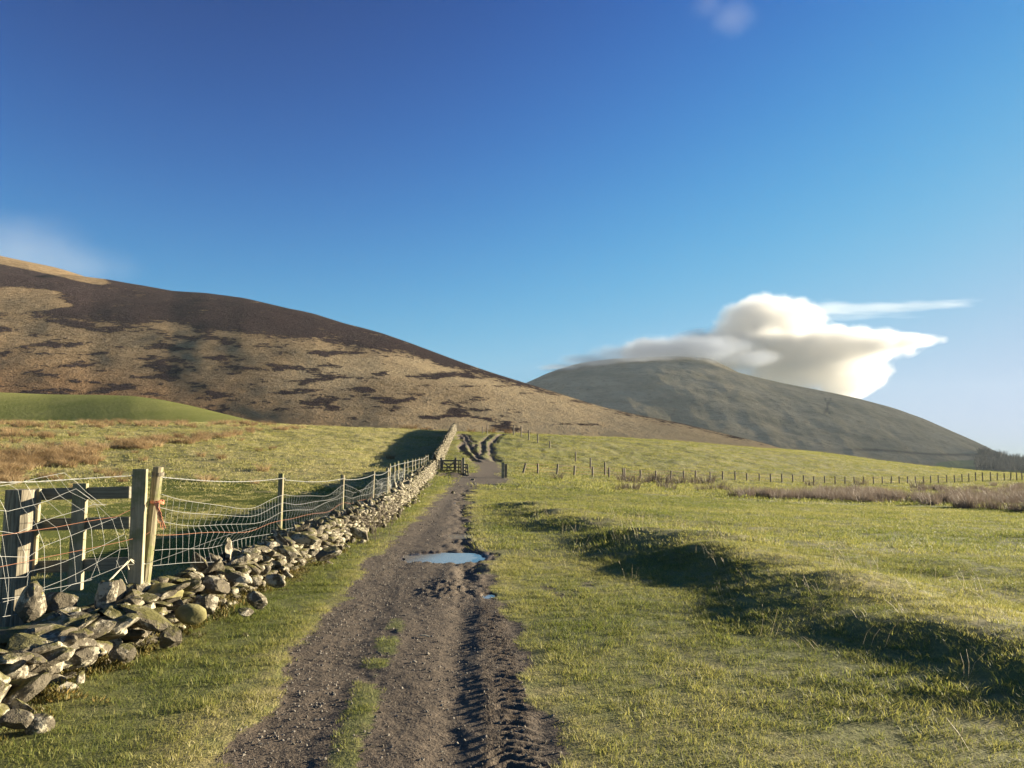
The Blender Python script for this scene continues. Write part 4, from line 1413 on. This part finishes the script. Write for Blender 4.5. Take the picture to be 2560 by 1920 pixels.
tus = [tuft('tussock', 130, .26, .25, .58, .018, .8, M_TUSS, seg=2, core=.9) for _ in range(5)]
X = []; Yy = []; Sc = []
for _ in range(9000):
    px = random.uniform(-420, 760); py = random.uniform(1058, 1192)
    band = sstep(1, 0, abs(py - np.interp(px, [-400, 0, 300, 450, 560, 640, 760], [1160, 1150, 1118, 1102, 1092, 1078, 1070])) / np.interp(px, [-400, 0, 200, 400, 560, 700], [55, 45, 26, 15, 9, 5]))
    top = .8 * math.exp(-((py - 1062) / 6) ** 2) * (px < 700) + .8 * math.exp(-(((px - 10) / 90) ** 2 + ((py - 1085) / 14) ** 2))
    pr = .85 * float(band) + top + .015
    p = P(px, py)
    pr *= np.clip(.55 + 1.1 * float(fbm(p.x / 5, p.y / 5, 3, 321)), .05, 1.3)
    if random.random() < pr * .55:
        X.append(p.x); Yy.append(p.y); Sc.append(random.uniform(.6, 1.4) * (.9 + p.y / 160))
x = np.array(X); y = np.array(Yy); s = np.array(Sc); n = len(x)
scatter('tussocks', np.stack([x, y, ground_z(x, y)], 1), np.stack([np.zeros(n), np.zeros(n), rng.uniform(0, 6, n)], 1), np.stack([s * 1.1, s * 1.1, s * .9], 1), rng.random(n), tus, 'straw brown tussock grass over the left pasture', 'tussock grass')
for px, py, s, lb in ((976, 1140, 1.1, 'lone brown tussock in the wall shadow of the pasture'), (1178, 1081, 1.0, 'brown rush tussock left of the posts on the track crest'), (1226, 1081, 1.3, 'brown rush tussock between posts on the crest'),
                      (1270, 1082, 1.1, 'brown rush tussock right of the posts on the crest'), (1010, 1074, 1.1, 'pale tussock on the pasture crest left of the wall'), (1030, 1075, 1.3, 'larger pale tussock on the pasture crest by the wall'), (1060, 1076, 1.0, 'dark tussock on the pasture crest nearest the wall')):
    p = P(px, py); o = bpy.data.objects.new('tussock', random.choice(tus).data); link(o)
    s *= p.y / 70; o.location = (p.x, p.y, float(ground_z(p.x, p.y))); o.scale = (s * 1.4, s, s); tag(o, lb, 'tussock')
# dead weeds against the wall
wd = []
for k, (px, py, h, lb) in enumerate(((925, 1352, .62, 'tall bare brown weed stems against the wall, nearest clump'), (962, 1318, .6, 'bare brown weed stems against the wall, middle clump'), (985, 1294, .6, 'bare brown weed stems against the wall, farthest clump'))):
    p = P(px, py); L_ = []
    for _ in range(26):
        a = random.uniform(0, 6.28); b0_ = Vector((random.gauss(0, .16), random.gauss(0, .3), 0)); hh = h * random.uniform(.5, 1.15); l_ = hh * random.uniform(.05, .4)
        top = b0_ + Vector((math.cos(a) * l_, math.sin(a) * l_, hh)); mid_ = b0_.lerp(top, .6) + Vector((0, 0, .03))
        L_.append([b0_, mid_, top])
        for _ in range(2):
            L_.append([mid_, mid_ + Vector((random.gauss(0, .07), random.gauss(0, .07), random.uniform(.05, .16)))])
    o = tubes('dead_weed', L_, .0035, M_RUSH, sides=3); o.location = (p.x - .05, p.y, float(ground_z(p.x, p.y)) - .02)
    tag(o, lb, 'weeds')

# ------------------------------------------------------------------ distant trees
M_WOOD = mat_simple('bare_winter_wood', (.05, .042, .034), .95)
fw = [tuft('bare_tree', 60, 5, 6, 15, .9, .4, M_WOOD, seg=1) for _ in range(3)]
x = []; y = []
for _ in range(420):
    yy = random.uniform(1150, 1500); px = random.uniform(2440, 3000) - max(0, (1500 - yy)) * .02; x.append((px - 1280) / F * yy); y.append(yy)
x = np.array(x); y = np.array(y); n = len(x)
dd = bpy.context.evaluated_depsgraph_get()
mt = bpy.data.objects['mountain']
zz = []
for a, b in zip(x, y):
    ok, loc, *_ = mt.ray_cast(Vector((a, b, 2000)), Vector((0, 0, -1)))
    zz.append(loc.z if ok else -14)
scatter('far_wood', np.stack([x, y, np.array(zz)], 1), np.stack([np.zeros(n), np.zeros(n), rng.uniform(0, 6, n)], 1), np.repeat(rng.uniform(.6, 1.3, n)[:, None], 3, 1), rng.random(n), fw, 'dark bare wood on the far right under the mountain', 'wood')


# ------------------------------------------------------------------ clouds
def cloud(name, lobes, dens, nscale, namp, soft, label, voxel, bias=.62, aniso=.2, step=.3, stretch=(1, 1, 1), col=(1, 1, 1)):
    """lobes: (px, py, Y, half-width px, half-depth m, half-height px)"""
    L_ = []
    bm = bmesh.new()
    for (px, py, Y, wx_, dy_, hz_) in lobes:
        c = PD(px, py, Y); r = Vector((wx_ / F * Y, dy_, hz_ / F * Y)); L_.append((c, r))
        q = bmesh.ops.create_icosphere(bm, subdivisions=3, radius=1.0)
        for v in q['verts']: v.co = Vector((v.co.x * r.x * 1.06 + c.x, v.co.y * r.y * 1.06 + c.y, v.co.z * r.z * 1.06 + c.z))
    m = NT(name + '_vapour')
    p = m.pos()
    best = None
    for c, r in L_:
        a = m.n('ShaderNodeVectorMath', operation='SUBTRACT'); m.put(a, 0, p); a.inputs[1].default_value = c
        b = m.n('ShaderNodeVectorMath', operation='DIVIDE'); m.put(b, 0, a.outputs[0]); b.inputs[1].default_value = r
        l = m.n('ShaderNodeVectorMath', operation='LENGTH'); m.put(l, 0, b.outputs[0])
        d = m.math('SUBTRACT', 1.0, l.outputs['Value'])
        if best is None: best = d
        else:
            sm = m.n('ShaderNodeMath', operation='SMOOTH_MAX'); m.put(sm, 0, best); m.put(sm, 1, d); sm.inputs[2].default_value = .25; best = sm.outputs[0]
    nz = m.noise(nscale, 8, .58, m.vmul(p, stretch))
    v = m.math('ADD', best, m.math('MULTIPLY', m.math('SUBTRACT', nz, bias), namp))
    rp_ = m.ramp(v, 0.0, soft)
    de = m.math('MULTIPLY', rp_, dens)
    pv = m.n('ShaderNodeVolumePrincipled'); m.put(pv, 'Density', de); pv.inputs['Anisotropy'].default_value = aniso; pv.inputs['Color'].default_value = (*col, 1)
    m.t.links.new(pv.outputs[0], m.out.inputs['Volume'])
    m.m.cycles.volume_step_rate = step
    o = bm_obj(name, bm, m.m)
    rm_ = o.modifiers.new('remesh', 'REMESH'); rm_.mode = 'VOXEL'; rm_.voxel_size = voxel
    tag(o, label, 'cloud', 'clouds in the sky')
    return o


CD = 3600.0
cloud('cloud', [
    (1905, 822, CD, 128, 260, 92), (1850, 836, CD, 82, 220, 52), (1985, 806, CD, 80, 220, 62), (1935, 780, CD, 70, 200, 46),
    (1900, 872, CD, 310, 360, 52), (2080, 868, CD, 220, 340, 50), (2215, 855, CD, 145, 200, 20),
    (1690, 880, CD, 150, 260, 40), (2020, 908, CD, 195, 300, 70), (2118, 940, CD, 108, 220, 56), (1790, 898, CD, 170, 240, 46), (1980, 938, CD, 160, 240, 58), (2100, 968, CD, 70, 160, 40),
], .012, .0066, 1.6, .48, 'large white cap cloud sitting on the summit of the right mountain', 17, bias=.52, col=(.84, .83, .81))
cloud('cloud', [(2160, 778, CD, 190, 160, 26), (2290, 762, CD, 150, 130, 14), (2080, 770, CD, 90, 140, 22), (2380, 752, CD, 90, 120, 9)], .0026, .008, 3.2, .9, 'thin streaky wisp trailing right above the cap cloud', 20, step=.5, bias=.56, stretch=(.32, 1, 2.6), col=(.8, .8, .8))
cloud('cloud', [(20, 640, CD, 330, 400, 130), (190, 665, CD, 230, 400, 80)], .0004, .002, .9, .9, 'faint grey mist cloud behind the left fell ridge', 45, step=1)
cloud('cloud', [(1830, 45, CD, 90, 160, 60), (1770, 10, CD, 70, 160, 50)], .00035, .005, 1.3, .9, 'faint small wisp high at the top of the sky', 30, step=1)

ms = cloud('mist', [(1400, 918, 1830, 90, 60, 12), (1480, 902, 1830, 100, 60, 20), (1570, 886, 1840, 120, 70, 30), (1670, 870, 1840, 140, 80, 40), (1790, 872, 1850, 130, 80, 42), (1880, 896, 1860, 90, 60, 30)], .020, .013, 1.3, .9,
           'misty cloud tinted grey for shade, drifting over the summit and left shoulder of the right mountain', 8, bias=.53, step=.5, col=(.40, .445, .53))  # misty tail of the cap cloud; cloud shade is put into this grey
ms['kind'] = 'stuff'
del ms['group']
ms['category'] = 'mist'

# ------------------------------------------------------------------ the air
m = NT('air')
pv = m.n('ShaderNodeVolumePrincipled'); pv.inputs['Density'].default_value = .00004; pv.inputs['Anisotropy'].default_value = .05; pv.inputs['Color'].default_value = (.76, .88, 1, 1)
m.t.links.new(pv.outputs[0], m.out.inputs['Volume'])
top = max((o.matrix_world @ Vector(c)).z for o in bpy.data.objects if o.name.split('.')[0] in ('fell', 'mountain', 'hillock', 'mist') for c in o.bound_box) + 3
bm = bmesh.new(); bmesh.ops.create_cube(bm, size=1.0)
for v in bm.verts: v.co = Vector((v.co.x * 6440, v.co.y * 6440, -24 if v.co.z < 0 else top))
tag(bm_obj('haze', bm, m.m), 'thin pale air over the valley and hills', kind='stuff')
